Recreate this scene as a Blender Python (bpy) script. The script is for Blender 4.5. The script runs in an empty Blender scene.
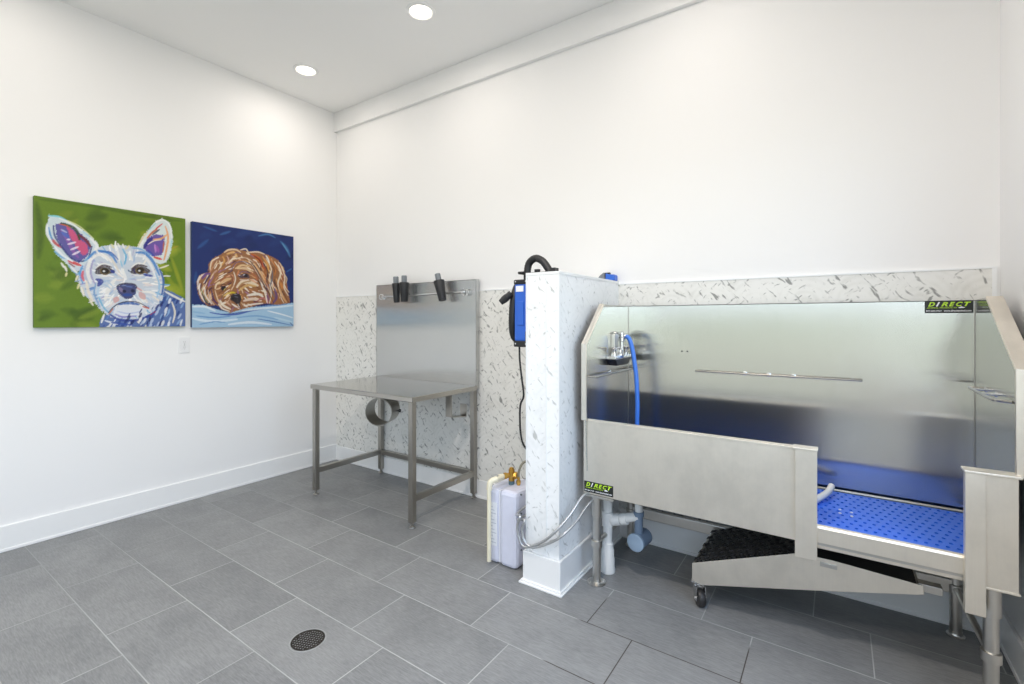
import bpy, bmesh, math, random
import numpy as np
from mathutils import Vector, Matrix
random.seed(3)
scene = bpy.context.scene
COL = scene.collection
V = Vector

# ------------------------------------------------------------------ materials
def srgb(h):
    return tuple(((c / 12.92) if c <= .04045 else ((c + .055) / 1.055) ** 2.4)
                 for c in (int(h[i:i + 2], 16) / 255 for i in (0, 2, 4)))

class N:
    """small wrapper around one material's node tree"""
    def __init__(self, name):
        self.m = bpy.data.materials.new(name); self.m.use_nodes = True
        self.t = self.m.node_tree; self.t.nodes.clear()
        self.out = self.t.nodes.new('ShaderNodeOutputMaterial')
        self.b = self.t.nodes.new('ShaderNodeBsdfPrincipled')
        self.t.links.new(self.b.outputs[0], self.out.inputs[0])
    def n(self, kind, **kw):
        nd = self.t.nodes.new('ShaderNode' + kind)
        for k, v in kw.items():
            if k in nd.inputs: nd.inputs[k].default_value = v
            else: setattr(nd, k, v)
        return nd
    def l(self, a, b): self.t.links.new(a, b)
    def math(self, op, a, b=None, c=None):
        nd = self.t.nodes.new('ShaderNodeMath'); nd.operation = op
        for i, v in enumerate((a, b, c)):
            if v is None: continue
            if isinstance(v, (int, float)): nd.inputs[i].default_value = v
            else: self.l(v, nd.inputs[i])
        return nd.outputs[0]
    def mix(self, fac, a, b):
        nd = self.t.nodes.new('ShaderNodeMix'); nd.data_type = 'RGBA'
        for i, v in ((0, fac), (6, a), (7, b)):
            if isinstance(v, (int, float)): nd.inputs[i].default_value = v
            elif isinstance(v, tuple): nd.inputs[i].default_value = (*v[:3], 1)
            else: self.l(v, nd.inputs[i])
        return nd.outputs[2]
    def ramp(self, fac, a, b):
        nd = self.t.nodes.new('ShaderNodeMapRange'); nd.interpolation_type = 'SMOOTHSTEP'
        nd.inputs[1].default_value = a; nd.inputs[2].default_value = b
        self.l(fac, nd.inputs[0]); return nd.outputs[0]
    def pos(self, scale=(1, 1, 1), rot=(0, 0, 0)):
        g = self.n('NewGeometry'); mp = self.n('Mapping')
        mp.inputs['Scale'].default_value = scale; mp.inputs['Rotation'].default_value = rot
        self.l(g.outputs['Position'], mp.inputs[0]); return mp.outputs[0]
    def obj(self, scale=(1, 1, 1), rot=(0, 0, 0)):
        g = self.n('TexCoord'); mp = self.n('Mapping')
        mp.inputs['Scale'].default_value = scale; mp.inputs['Rotation'].default_value = rot
        self.l(g.outputs['Object'], mp.inputs[0]); return mp.outputs[0]
    def noise(self, vec, scale, detail=3, rough=.5):
        nd = self.n('TexNoise', Scale=scale, Detail=detail, Roughness=rough)
        self.l(vec, nd.inputs['Vector']); return nd.outputs['Fac']
    def bump(self, h, strength=.1, dist=.002):
        nd = self.n('Bump', Strength=strength, Distance=dist)
        self.l(h, nd.inputs['Height']); self.l(nd.outputs[0], self.b.inputs['Normal'])
    def set(self, **kw):
        for k, v in kw.items():
            k = k.replace('_', ' ')
            if isinstance(v, tuple): self.b.inputs[k].default_value = (*v[:3], 1)
            elif isinstance(v, (int, float)): self.b.inputs[k].default_value = v
            else: self.l(v, self.b.inputs[k])
        return self

def plain(name, col, rough=.5, metal=0., spec=.5, var=.05, scale=30):
    k = N(name); c = col if isinstance(col, tuple) else srgb(col)
    f = k.noise(k.obj(), scale, 3)
    lo = tuple(x * (1 - var) for x in c); hi = tuple(min(1, x * (1 + var)) for x in c)
    k.set(Base_Color=k.mix(f, lo, hi), Roughness=rough, Metallic=metal, Specular_IOR_Level=spec)
    return k.m

def paint_mat(name, col, rough=.65):
    k = N(name)
    f = k.noise(k.pos(), 1.3, 2)
    k.set(Base_Color=k.mix(f, tuple(x * .985 for x in col), col), Roughness=rough, Specular_IOR_Level=.25)
    k.bump(k.noise(k.pos(), 240, 2), .06, .001)
    return k.m

def steel_mat(name, col=(.62, .605, .57), rough=.27, aniso=.55, grain='z', scratch=.0, wave=0., gb=.04, stain=0.):
    k = N(name)
    sc = {'z': (70, 70, 1.6), 'x': (1.6, 70, 70), 'y': (70, 1.6, 70)}[grain]
    f = k.noise(k.pos(sc), 3.0, 4, .6)
    big = k.noise(k.pos((1, 1, 1)), 2.5, 3, .55)
    base = k.mix(f, tuple(x * .96 for x in col), tuple(min(1, x * 1.03) for x in col))
    if stain:
        sm = k.noise(k.pos((1, 1, .8)), 5.5, 5, .62)
        base = k.mix(k.ramp(sm, .35, .72), base, tuple(x * (1 - stain) for x in col))
    r = k.math('MULTIPLY_ADD', f, .03, rough - .035)
    r = k.math('ADD', r, k.math('MULTIPLY', big, .05))
    k.set(Base_Color=base, Roughness=r, Metallic=1.0, Anisotropic=aniso)
    tg = k.n('Tangent'); tg.direction_type = 'RADIAL'; tg.axis = 'Z'
    k.l(tg.outputs[0], k.b.inputs['Tangent'])
    if grain == 'x': k.b.inputs['Anisotropic Rotation'].default_value = .25
    h = k.math('MULTIPLY', f, gb)
    if wave:
        w = k.noise(k.pos((.8, .8, 2.2)), 1.6, 1)
        h = k.math('MULTIPLY_ADD', w, wave, h)
    if scratch:
        s = k.noise(k.pos((3, 3, 40), (0, .7, .2)), 4, 2)
        h = k.math('ADD', h, k.math('MULTIPLY', k.ramp(s, .66, .72), scratch))
    k.bump(h, .06, .002)
    return k.m

M = {}
M['wall'] = paint_mat('warm_white_wall_paint', (.86, .855, .845))
M['ceiling'] = paint_mat('flat_white_ceiling_paint', (.93, .925, .91), .9)
M['trim'] = plain('white_semi_gloss_trim', (.86, .86, .85), .32, 0, .5, .01, 4)
M['vinyl'] = plain('white_vinyl_edge', (.84, .85, .85), .4, 0, .5, .01, 4)
M['steel'] = steel_mat('brushed_stainless_steel', (.64, .62, .58), .30, .6, 'z')
M['steel_front'] = steel_mat('matte_stainless_front', (.88, .82, .725), .47, .4, 'z', stain=.13)
M['steel_back'] = steel_mat('polished_stainless_liner', (.68, .68, .655), .165, .97, 'z', scratch=.15, wave=2.0)
M['steel_table'] = steel_mat('brushed_stainless_splash', (.60, .60, .59), .25, .97, 'z')
M['steel_top'] = steel_mat('dark_stainless_worktop', (.44, .42, .385), .12, .2, 'z')  # base darkened for the back splash mirrored in the top
M['steel_dark'] = steel_mat('brushed_stainless_tube', (.40, .38, .345), .28, .3, 'z')
M['chrome'] = plain('polished_chrome', (.70, .70, .70), .20, 1, .5, .02)
M['black'] = plain('black_plastic', (.012, .012, .014), .45)
M['rubber'] = plain('black_rubber', (.022, .021, .021), .5, 0, .5)
M['grey_tip'] = plain('grey_plastic', (.17, .19, .21), .5)
M['dryer_blue'] = plain('royal_blue_plastic', (.022, .12, .56), .32)
M['grate_blue'] = plain('bright_blue_plastic_grate', (.035, .17, .86), .42)
M['hose_blue'] = plain('blue_rubber_hose', (.06, .22, .78), .35)
M['pvc'] = plain('white_pvc', (.80, .80, .78), .35)
M['cpvc'] = plain('cream_cpvc', (.80, .74, .56), .4)
M['grey_pvc'] = plain('blue_grey_pvc', (.16, .22, .31), .45)
M['heater'] = plain('pale_lilac_enamel', (.66, .68, .80), .35)
M['heater_label'] = plain('white_label_paper', (.76, .78, .84), .6)
M['brass'] = plain('brass', (.62, .36, .08), .28, 1, .5, .15)
M['braid'] = plain('braided_steel_hose', (.50, .51, .52), .4, .8, .5, .35, 260)
M['decal'] = plain('black_decal', (.012, .014, .012), .35)
M['lime'] = plain('lime_ink', (.46, .72, .03), .4)
M['white_ink'] = plain('white_ink', (.85, .85, .87), .4)
M['outlet'] = plain('white_outlet_plastic', (.80, .80, .80), .35)
M['slot'] = plain('dark_slot', (.06, .06, .06), .6)
M['drain_metal'] = plain('dark_bronze_grate', (.035, .03, .026), .38, .7, .5, .3, 60)
M['drain_ring'] = plain('worn_drain_rim', (.33, .34, .34), .5, .2, .5, .2, 60)
M['canvas_green'] = plain('green_canvas_edge', srgb('56701c'), .7)
M['canvas_navy'] = plain('navy_canvas_edge', srgb('2c4372'), .7)
M['hole'] = plain('shaded_tub_floor', (.03, .05, .12), .6)
M['window_frame'] = plain('dark_bronze_window_frame', (.05, .048, .045), .4, .5)

def emit(name, col, s):
    k = N(name); k.t.nodes.remove(k.b)
    e = k.n('Emission', Strength=s); e.inputs[0].default_value = (*col, 1)
    k.l(e.outputs[0], k.out.inputs[0]); return k.m
M['lamp'] = emit('warm_led_lens', (1.0, .90, .74), 14)

def glass_mat(name, tint):
    k = N(name); k.t.nodes.remove(k.b)
    a = k.n('BsdfTransparent'); a.inputs[0].default_value = (*tint, 1); g = k.n('BsdfGlossy', Roughness=.02)
    fr = k.n('Fresnel', IOR=1.45); mx = k.n('MixShader')
    ge = k.n('NewGeometry')      # only the face the light enters by reflects
    k.l(k.math('MULTIPLY', fr.outputs[0], k.math('SUBTRACT', 1.0, ge.outputs['Backfacing'])), mx.inputs[0]); k.l(a.outputs[0], mx.inputs[1]); k.l(g.outputs[0], mx.inputs[2])
    k.l(mx.outputs[0], k.out.inputs[0]); return k.m
M['glass'] = glass_mat('clear_window_glass', (.95, .97, .97))
M['dimming_glass'] = glass_mat('dimming_window_glass', (.60, .605, .59))  # grey tint added to the unseen front pane to dim its light

def tile_mat():
    TW, TD, X0, Y0, G = .6125, .3063, 1.6104, -.2763, .0045
    k = N('grey_porcelain_floor_tile')
    g = k.n('NewGeometry'); s = k.n('SeparateXYZ'); k.l(g.outputs['Position'], s.inputs[0])
    x, y = s.outputs[0], s.outputs[1]
    rowf = k.math('DIVIDE', k.math('SUBTRACT', Y0, y), TD)
    row = k.math('FLOOR', rowf)
    xs = k.math('SUBTRACT', k.math('SUBTRACT', x, X0), k.math('MULTIPLY', k.math('SUBTRACT', row, 3.0), TW / 3))
    colf = k.math('DIVIDE', xs, TW); colm = k.math('FLOOR', colf)
    fx = k.math('SUBTRACT', colf, colm); fy = k.math('SUBTRACT', rowf, row)
    ex = k.math('MULTIPLY', k.math('MINIMUM', fx, k.math('SUBTRACT', 1.0, fx)), TW)
    ey = k.math('MULTIPLY', k.math('MINIMUM', fy, k.math('SUBTRACT', 1.0, fy)), TD)
    d = k.math('MINIMUM', ex, ey)
    tile = k.ramp(d, G * .30, G * .62)
    cv = k.n('CombineXYZ'); k.l(colm, cv.inputs[0]); k.l(row, cv.inputs[1])
    wn = k.n('TexWhiteNoise'); wn.noise_dimensions = '2D'; k.l(cv.outputs[0], wn.inputs['Vector'])
    off = k.n('VectorMath', operation='SCALE'); k.l(wn.outputs['Color'], off.inputs[0]); off.inputs['Scale'].default_value = 5.0
    ad = k.n('VectorMath', operation='ADD'); k.l(k.pos(), ad.inputs[0]); k.l(off.outputs[0], ad.inputs[1])
    mp = k.n('Mapping'); mp.inputs['Scale'].default_value = (16, 150, 1); k.l(ad.outputs[0], mp.inputs[0])
    st = k.noise(mp.outputs[0], 1.5, 4, .7)
    cl = k.noise(ad.outputs[0], 4.5, 4, .6)
    fac = k.math('ADD', k.math('MULTIPLY', st, .62), k.math('MULTIPLY', cl, .30))
    fac = k.math('ADD', fac, k.math('MULTIPLY', wn.outputs['Value'], .10))
    c = k.mix(k.ramp(fac, .30, .72), (.160, .165, .168), (.295, .300, .300))
    # grout: pale, with unfilled dark joints near the tub
    nx = k.ramp(x, 2.98, 3.02); nx2 = k.ramp(x, 3.74, 3.7)
    ny = k.ramp(y, -.62, -.70); ny2 = k.ramp(y, -1.30, -1.22)
    dk = k.math('MULTIPLY', k.math('MULTIPLY', nx, nx2), k.math('MULTIPLY', ny, ny2))
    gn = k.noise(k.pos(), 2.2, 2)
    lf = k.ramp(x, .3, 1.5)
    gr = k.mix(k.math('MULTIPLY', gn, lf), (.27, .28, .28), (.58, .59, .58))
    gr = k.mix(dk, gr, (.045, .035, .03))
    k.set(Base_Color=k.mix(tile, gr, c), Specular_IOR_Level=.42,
          Roughness=k.math('MULTIPLY_ADD', st, .16, .36))
    k.bump(k.math('ADD', k.math('MULTIPLY', tile, .6), k.math('MULTIPLY', st, .12)), .25, .002)
    return k.m
M['tile'] = tile_mat()

def marble_mat(name, base, vein, fleck, thin=0.):
    k = N(name)
    p = k.pos()
    # fold y into x so that faces along either axis carry the same pattern
    s = k.n('SeparateXYZ'); k.l(p, s.inputs[0])
    u = k.math('ADD', s.outputs[0], s.outputs[1])
    cv = k.n('CombineXYZ'); k.l(u, cv.inputs[0]); k.l(s.outputs[2], cv.inputs[1])
    uv = cv.outputs[0]
    def arcs(sx, sz, ox, oz, k_):
        fx = k.math('SUBTRACT', k.math('FRACT', k.math('MULTIPLY_ADD', u, 1 / sx, ox)), .5)
        fz = k.math('FRACT', k.math('MULTIPLY_ADD', s.outputs[2], 1 / sz, oz))
        wob = k.noise(uv, 7, 2)
        r = k.math('SQRT', k.math('ADD', k.math('POWER', k.math('MULTIPLY', fx, 1.7), 2.0), k.math('POWER', k.math('MULTIPLY', fz, 1.0), 2.0)))
        r = k.math('ADD', r, k.math('MULTIPLY', wob, .25))
        return k.math('SINE', k.math('MULTIPLY', r, k_))
    a = arcs(.22, .13, .2, .1, 26.)
    soft = k.noise(uv, 9, 4, .6)
    f1 = k.ramp(k.math('ADD', k.math('MULTIPLY', a, .08), soft), .42, .85)
    c = k.mix(k.math('MULTIPLY', f1, .6), base, vein)
    def flecks(rot, scale, lo, hi):
        m0 = k.n('Mapping'); m0.inputs['Rotation'].default_value = (0, 0, rot)
        mp = k.n('Mapping'); mp.inputs['Scale'].default_value = scale
        dz = k.n('TexNoise', Scale=6.0, Detail=1.0); k.l(uv, dz.inputs['Vector'])
        ad = k.n('VectorMath', operation='MULTIPLY_ADD'); k.l(dz.outputs['Color'], ad.inputs[0])
        ad.inputs[1].default_value = (.07, .07, 0); k.l(uv, ad.inputs[2])
        k.l(ad.outputs[0], m0.inputs[0]); k.l(m0.outputs[0], mp.inputs[0])
        return k.ramp(k.noise(mp.outputs[0], 1, 2, .55), lo, hi)
    gate = k.ramp(k.noise(uv, 3.2, 2), .30, .5)
    fl = k.math('MAXIMUM', flecks(.9, (14, 42, 1), .585 + thin, .70 + thin), flecks(-.65, (20, 46, 1), .60 + thin * 2, .72 + thin * 2))
    c = k.mix(k.math('MULTIPLY', k.math('MULTIPLY', fl, .85), k.math('MULTIPLY_ADD', gate, .7, .3)), c, fleck)
    k.set(Base_Color=c, Roughness=.28, Specular_IOR_Level=.5)
    return k.m
M['marble'] = marble_mat('marble_look_wall_panel', (.80, .79, .75), (.64, .63, .58), (.19, .19, .175))
M['marble_white'] = marble_mat('pale_marble_look_panel', (.88, .89, .89), (.74, .76, .76), (.46, .47, .46), .012)

def painted_mat():
    k = N('oil_paint_strokes'); a = k.n('VertexColor'); a.layer_name = 'paint'
    k.set(Base_Color=a.outputs[0], Roughness=.45, Specular_IOR_Level=.3)
    k.bump(k.noise(k.obj(), 120, 3), .15, .002); return k.m
M['oil'] = painted_mat()

# ------------------------------------------------------------------ mesh helpers
def BM(): return bmesh.new()
def box(bm, x0, x1, y0, y1, z0, z1):
    m = Matrix.Translation(((x0 + x1) / 2, (y0 + y1) / 2, (z0 + z1) / 2)) @ Matrix.Diagonal((abs(x1 - x0), abs(y1 - y0), abs(z1 - z0), 1))
    bmesh.ops.create_cube(bm, size=1, matrix=m); return bm
def frame_of(d):
    z = V(d).normalized(); a = V((0, 0, 1)) if abs(z.z) < .9 else V((1, 0, 0))
    x = a.cross(z).normalized(); return x, z.cross(x), z
def lathe(bm, origin, axis, prof, seg=24, caps=True):
    """prof: (radius, distance along axis) pairs"""
    x, y, z = frame_of(axis); o = V(origin); rings = []
    for r, h in prof:
        rings.append([bm.verts.new(o + z * h + (x * math.cos(t) + y * math.sin(t)) * r)
                      for t in (2 * math.pi * i / seg for i in range(seg))])
    for a, b in zip(rings, rings[1:]):
        for i in range(seg):
            j = (i + 1) % seg; bm.faces.new((a[i], a[j], b[j], b[i]))
    if caps:
        bm.faces.new(rings[0][::-1]); bm.faces.new(rings[-1])
    return bm
def cyl(bm, a, b, r, r2=None, seg=20):
    a, b = V(a), V(b); return lathe(bm, a, b - a, [(r, 0), (r if r2 is None else r2, (b - a).length)], seg)
def smooth_path(pts, n=8):
    P = [V(p) for p in pts]; out = []
    for i in range(len(P) - 1):
        p0, p1, p2, p3 = P[max(i - 1, 0)], P[i], P[i + 1], P[min(i + 2, len(P) - 1)]
        for k in range(n):
            t = k / n
            out.append(.5 * ((2 * p1) + (p2 - p0) * t + (2 * p0 - 5 * p1 + 4 * p2 - p3) * t * t + (3 * p1 - p0 - 3 * p2 + p3) * t ** 3))
    out.append(P[-1]); return out
def tube(bm, pts, r, seg=12, smooth=8, ridges=0., closed=False):
    P = smooth_path(pts, smooth) if smooth else [V(p) for p in pts]
    if closed: P = P[:-1]
    x = None; rings = []; n = len(P)
    for i, p in enumerate(P):
        d = (P[(i + 1) % n] - P[(i - 1) % n]) if closed else (P[min(i + 1, n - 1)] - P[max(i - 1, 0)])
        d.normalize()
        if x is None: x = frame_of(d)[0]
        x = (x - d * x.dot(d)).normalized(); y = d.cross(x)
        rr = r * (1 + (ridges if i % 2 else 0))
        rings.append([bm.verts.new(p + (x * math.cos(t) + y * math.sin(t)) * rr) for t in (2 * math.pi * k / seg for k in range(seg))])
    pairs = list(zip(rings, rings[1:])) + ([(rings[-1], rings[0])] if closed else [])
    for a, b in pairs:
        for i in range(seg):
            j = (i + 1) % seg; bm.faces.new((a[i], a[j], b[j], b[i]))
    if not closed:
        bm.faces.new(rings[0][::-1]); bm.faces.new(rings[-1])
    return bm
def prism(bm, poly, axis, a, b):
    """extrude a 2-D polygon along an axis; poly is in the two other axes (in x, y, z order)"""
    def mk(p, h):
        return {'x': (h, p[0], p[1]), 'y': (p[0], h, p[1]), 'z': (p[0], p[1], h)}[axis]
    A = [bm.verts.new(mk(p, a)) for p in poly]; B = [bm.verts.new(mk(p, b)) for p in poly]
    bm.faces.new(A[::-1]); bm.faces.new(B)
    for i in range(len(A)):
        j = (i + 1) % len(A); bm.faces.new((A[i], A[j], B[j], B[i]))
    return bm
def ribbon(bm, path, axis, a, b, th):
    """a folded sheet: a polyline (2-D) with thickness th, extruded along an axis"""
    P = [V((p[0], p[1])) for p in path]; L = []; R = []
    for i, p in enumerate(P):
        d = (P[min(i + 1, len(P) - 1)] - P[max(i - 1, 0)]).normalized(); n = V((-d.y, d.x))
        if 0 < i < len(P) - 1:
            d1 = (P[i] - P[i - 1]).normalized(); c = max(.4, d1.dot(d)); n = n / c
        L.append(p + n * th / 2); R.append(p - n * th / 2)
    return prism(bm, [tuple(v) for v in L + R[::-1]], axis, a, b)
def perforated(bm, nx, ny, cell, hole, depth, xf, stagger=False, seg=8):
    """sheet with holes; cell = (w, d), hole = (rx, ry); xf maps local (x, y, z) to a world point"""
    cw, cd = cell; T = [2 * math.pi * i / 8 for i in range(8)]
    sq = [(1, 0), (1, 1), (0, 1), (-1, 1), (-1, 0), (-1, -1), (0, -1), (1, -1)]
    for j in range(ny):
        ox = cw / 2 if (stagger and j % 2) else 0
        for i in range(nx):
            cx, cy = (i + .5) * cw + ox, (j + .5) * cd
            o = [bm.verts.new(xf((cx + s[0] * cw / 2, cy + s[1] * cd / 2, 0))) for s in sq]
            h = [bm.verts.new(xf((cx + math.cos(t) * hole[0], cy + math.sin(t) * hole[1], 0))) for t in T]
            g = [bm.verts.new(xf((cx + math.cos(t) * hole[0], cy + math.sin(t) * hole[1], -depth))) for t in T]
            for k in range(8):
                q = (k + 1) % 8
                bm.faces.new((o[k], o[q], h[q], h[k])); bm.faces.new((h[k], h[q], g[q], g[k]))
    return bm

def origin_of(o):
    p = V((0, 0, 0))
    while o: p += o.location; o = o.parent
    return p
def obj(name, bm, mat, parent=None, smooth=False, bevel=0., loc=None):
    """world-space bmesh -> ONE mesh object (local to its thing)"""
    bmesh.ops.recalc_face_normals(bm, faces=bm.faces)
    base = origin_of(parent) if parent else (V(loc) if loc is not None else V((0, 0, 0)))
    bm.transform(Matrix.Translation(-base))
    me = bpy.data.meshes.new(name); bm.to_mesh(me); bm.free()
    me.materials.append(M[mat] if isinstance(mat, str) else mat)
    o = bpy.data.objects.new(name, me); COL.objects.link(o)
    if parent: o.parent = parent
    elif loc is not None: o.location = base
    if smooth:
        me.shade_smooth(); me.set_sharp_from_angle(angle=math.radians(38))
    if bevel:
        md = o.modifiers.new('bevel', 'BEVEL'); md.width = bevel; md.segments = 2; md.limit_method = 'ANGLE'
        md.angle_limit = math.radians(40); md.harden_normals = False
    return o
def thing(name, label, cat, loc=(0, 0, 0), group=None):
    o = bpy.data.objects.new(name, None); COL.objects.link(o); o.location = loc
    o.empty_display_size = .1
    return tag(o, label, cat, group)
def tag(o, label, cat, group=None):
    o['label'] = label; o['category'] = cat
    if group: o['group'] = group
    return o
def struct(name, bm, mat, parent=None, **kw):
    o = obj(name, bm, mat, parent, **kw)
    if not parent: o['kind'] = 'structure'
    return o

# ------------------------------------------------------------------ the room
RX, FY, CZ = 4.507, -5.6, 3.294          # right wall, front wall, ceiling
PT = 1.545                               # top of the marble panels
struct('floor', box(BM(), -.15, RX + .15, FY - .15, .15, -.12, 0), 'tile')
ceil = struct('ceiling', box(BM(), -.15, RX + .15, FY - .15, .15, CZ, CZ + .12), 'ceiling')
struct('wall_left', box(BM(), -.15, 0, FY - .15, .15, 0, CZ), 'wall')
wb = struct('wall_back', box(BM(), 0, RX, 0, .15, 0, CZ), 'wall')
SY0, SY1, SZ0, SZ1 = -5.3, -.80, .80, 2.40      # shop window in the right wall
bm = BM()
box(bm, RX, RX + .15, FY - .15, SY0, 0, CZ); box(bm, RX, RX + .15, SY1, .15, 0, CZ)
box(bm, RX, RX + .15, SY0, SY1, 0, SZ0); box(bm, RX, RX + .15, SY0, SY1, SZ1, CZ)
struct('wall_right', bm, 'wall')
bm = BM()
for y in (SY0, -3.78, -2.27, SY1): box(bm, RX + .05, RX + .11, y - .025, y + .025, SZ0, SZ1)
for z in (SZ0 + .025, SZ1 - .025): box(bm, RX + .05, RX + .11, SY0, SY1, z - .025, z + .025)
w2 = struct('window_2', bm, 'window_frame')
obj('pane', box(BM(), RX + .077, RX + .083, SY0 + .02, SY1 - .02, SZ0 + .04, SZ1 - .04), 'glass', w2)
WX0, WX1, WZ0, WZ1 = .3, 4.25, .08, 2.9
bm = BM()
box(bm, 0, WX0, FY - .15, FY, 0, CZ); box(bm, WX1, RX, FY - .15, FY, 0, CZ)
box(bm, WX0, WX1, FY - .15, FY, 0, WZ0); box(bm, WX0, WX1, FY - .15, FY, WZ1, CZ)
struct('wall_front', bm, 'wall')
bm = BM()
for x in (WX0, 1.62, 2.93, WX1): box(bm, x - .025, x + .025, FY - .10, FY - .04, WZ0, WZ1)
for z in (WZ0 + .025, WZ1 - .025): box(bm, WX0, WX1, FY - .10, FY - .04, z - .025, z + .025)
w1 = struct('window_1', bm, 'window_frame')
obj('pane', box(BM(), WX0 + .02, WX1 - .02, FY - .075, FY - .069, WZ0 + .04, WZ1 - .04), 'dimming_glass', w1)
# soffit that runs along the top of the back wall
struct('trim_1', box(BM(), 0, RX, -.030, 0, 3.112, CZ), 'wall', bevel=.004)
# marble-look panels on the back wall, each with a vinyl edge
t2 = struct('trim_2', box(BM(), 0, 2.645, -.006, 0, .13, PT), 'marble')
bm = BM(); box(bm, 0, 2.645, -.009, 0, PT, PT + .008); obj('edge_strip', bm, 'vinyl', t2)
t3 = struct('trim_3', box(BM(), 2.832, 4.482, -.006, 0, .13, PT), 'marble')
bm = BM(); box(bm, 2.832, 4.497, -.009, 0, PT, PT + .008); box(bm, 4.482, 4.497, -.009, 0, .13, PT); obj('edge_strip', bm, 'vinyl', t3)
# half wall between grooming table and tub
SX0, SX1, SY, SZ = 2.645, 2.832, -.765, 1.566
wm = struct('wall_middle', box(BM(), SX0 + .004, SX1 - .004, SY + .004, 0, 0, SZ - .004), 'wall')
bm = BM()
box(bm, SX0, SX1, SY, SY + .004, .16, SZ - .012); box(bm, SX0, SX0 + .004, SY, -.006, .16, SZ - .012); box(bm, SX1 - .004, SX1, SY, -.006, .16, SZ - .012)
obj('marble_panel', bm, 'marble_white', wm)
bm = BM()
box(bm, SX0 - .003, SX1 + .003, SY - .003, 0, SZ - .014, SZ)
for x in (SX0, SX1):
    box(bm, x - .003, x + .003, SY - .003, SY + .012, .16, SZ - .01)
obj('edge_strip', bm, 'vinyl', wm, bevel=.001)
bm = BM(); cyl(bm, (SX1 - .07, SY - .0035, .17), (SX1 - .07, SY - .0035, SZ - .02), .0022, seg=6)
obj('panel_seam', bm, 'vinyl', wm)

def board(bm, x0, x1, y0, y1, nx, ny, h):
    box(bm, x0, x1, y0, y1, 0, h)
    s = .004
    box(bm, x0 + (nx * s if nx < 0 else 0), x1 + (nx * s if nx > 0 else 0), y0 + (ny * s if ny < 0 else 0), y1 + (ny * s if ny > 0 else 0), 0, .018)
bm = BM(); board(bm, 0, .014, FY, 0, 1, 0, .148); struct('baseboard_left', bm, 'trim', bevel=.003)
bm = BM(); board(bm, 0, SX0, -.014, 0, 0, -1, .134); board(bm, SX1, RX, -.014, 0, 0, -1, .17); struct('baseboard_back', bm, 'trim', bevel=.003)
bm = BM(); board(bm, RX - .014, RX, FY, 0, -1, 0, .15); struct('baseboard_right', bm, 'trim', bevel=.003)
bm = BM()
def wrap(o, z0, z1):
    prism(bm, [(SX0, -.015), (SX0 - o, -.015), (SX0 - o, SY - o), (SX1 + o, SY - o), (SX1 + o, -.015), (SX1, -.015), (SX1, SY), (SX0, SY)], 'z', z0, z1)
wrap(.014, 0, .16); wrap(.030, 0, .010); wrap(.022, .010, .020)
struct('baseboard_middle', bm, 'trim', bevel=.003)

# ------------------------------------------------------------------ ceiling lights
def downlight(x, y, label):
    t = thing('recessed_light', label, 'ceiling light', (x, y, CZ), 'recessed ceiling lights')
    lathe_b = lathe(BM(), (x, y, CZ), (0, 0, -1), [(.066, -.03), (.066, .002), (.074, .009), (.092, .004), (.094, 0), (.094, -.002)], 40, caps=False)
    obj('trim_ring', lathe_b, 'trim', t, smooth=True)
    obj('lens', lathe(BM(), (x, y, CZ), (0, 0, -1), [(.066, -.02), (.066, .001)], 40), 'lamp', t)
    return t
downlight(.497, -.632, 'round recessed ceiling light nearer the left wall, above the grooming table')
downlight(1.757, -.628, 'round recessed ceiling light farther from the left wall, at top of photo')
def unseen_fixture(x, y):       # unseen copies of the fitting, added to house the fill lamps
    obj('added_light_ring', lathe(BM(), (x, y, CZ), (0, 0, -1), [(.066, -.03), (.066, .002), (.074, .009), (.092, .004), (.094, 0), (.094, -.002)], 40, caps=False), 'trim', ceil, smooth=True)
    obj('added_light_lens', lathe(BM(), (x, y, CZ), (0, 0, -1), [(.066, -.02), (.066, .001)], 40), 'lamp', ceil)
def lamp(name, x, y, power):
    ld = bpy.data.lights.new(name, 'AREA'); ld.shape = 'DISK'; ld.size = .132; ld.energy = power
    ld.color = (1.0, .915, .845)
    o = bpy.data.objects.new(name, ld); COL.objects.link(o); o.location = (x, y, CZ - .012)
for y, near in ((-.63, True), (-2.25, False), (-3.9, False)):  # lamps out of view are added fill, their powers set by spot
    for x, p in ((.497, 2.), (1.757, 14.), (3.3, 36.)):
        if not near or x > 2: unseen_fixture(x, y)
        lamp('downlight_and_fill_lamp', x, y, 4.2 if near else p)

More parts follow.
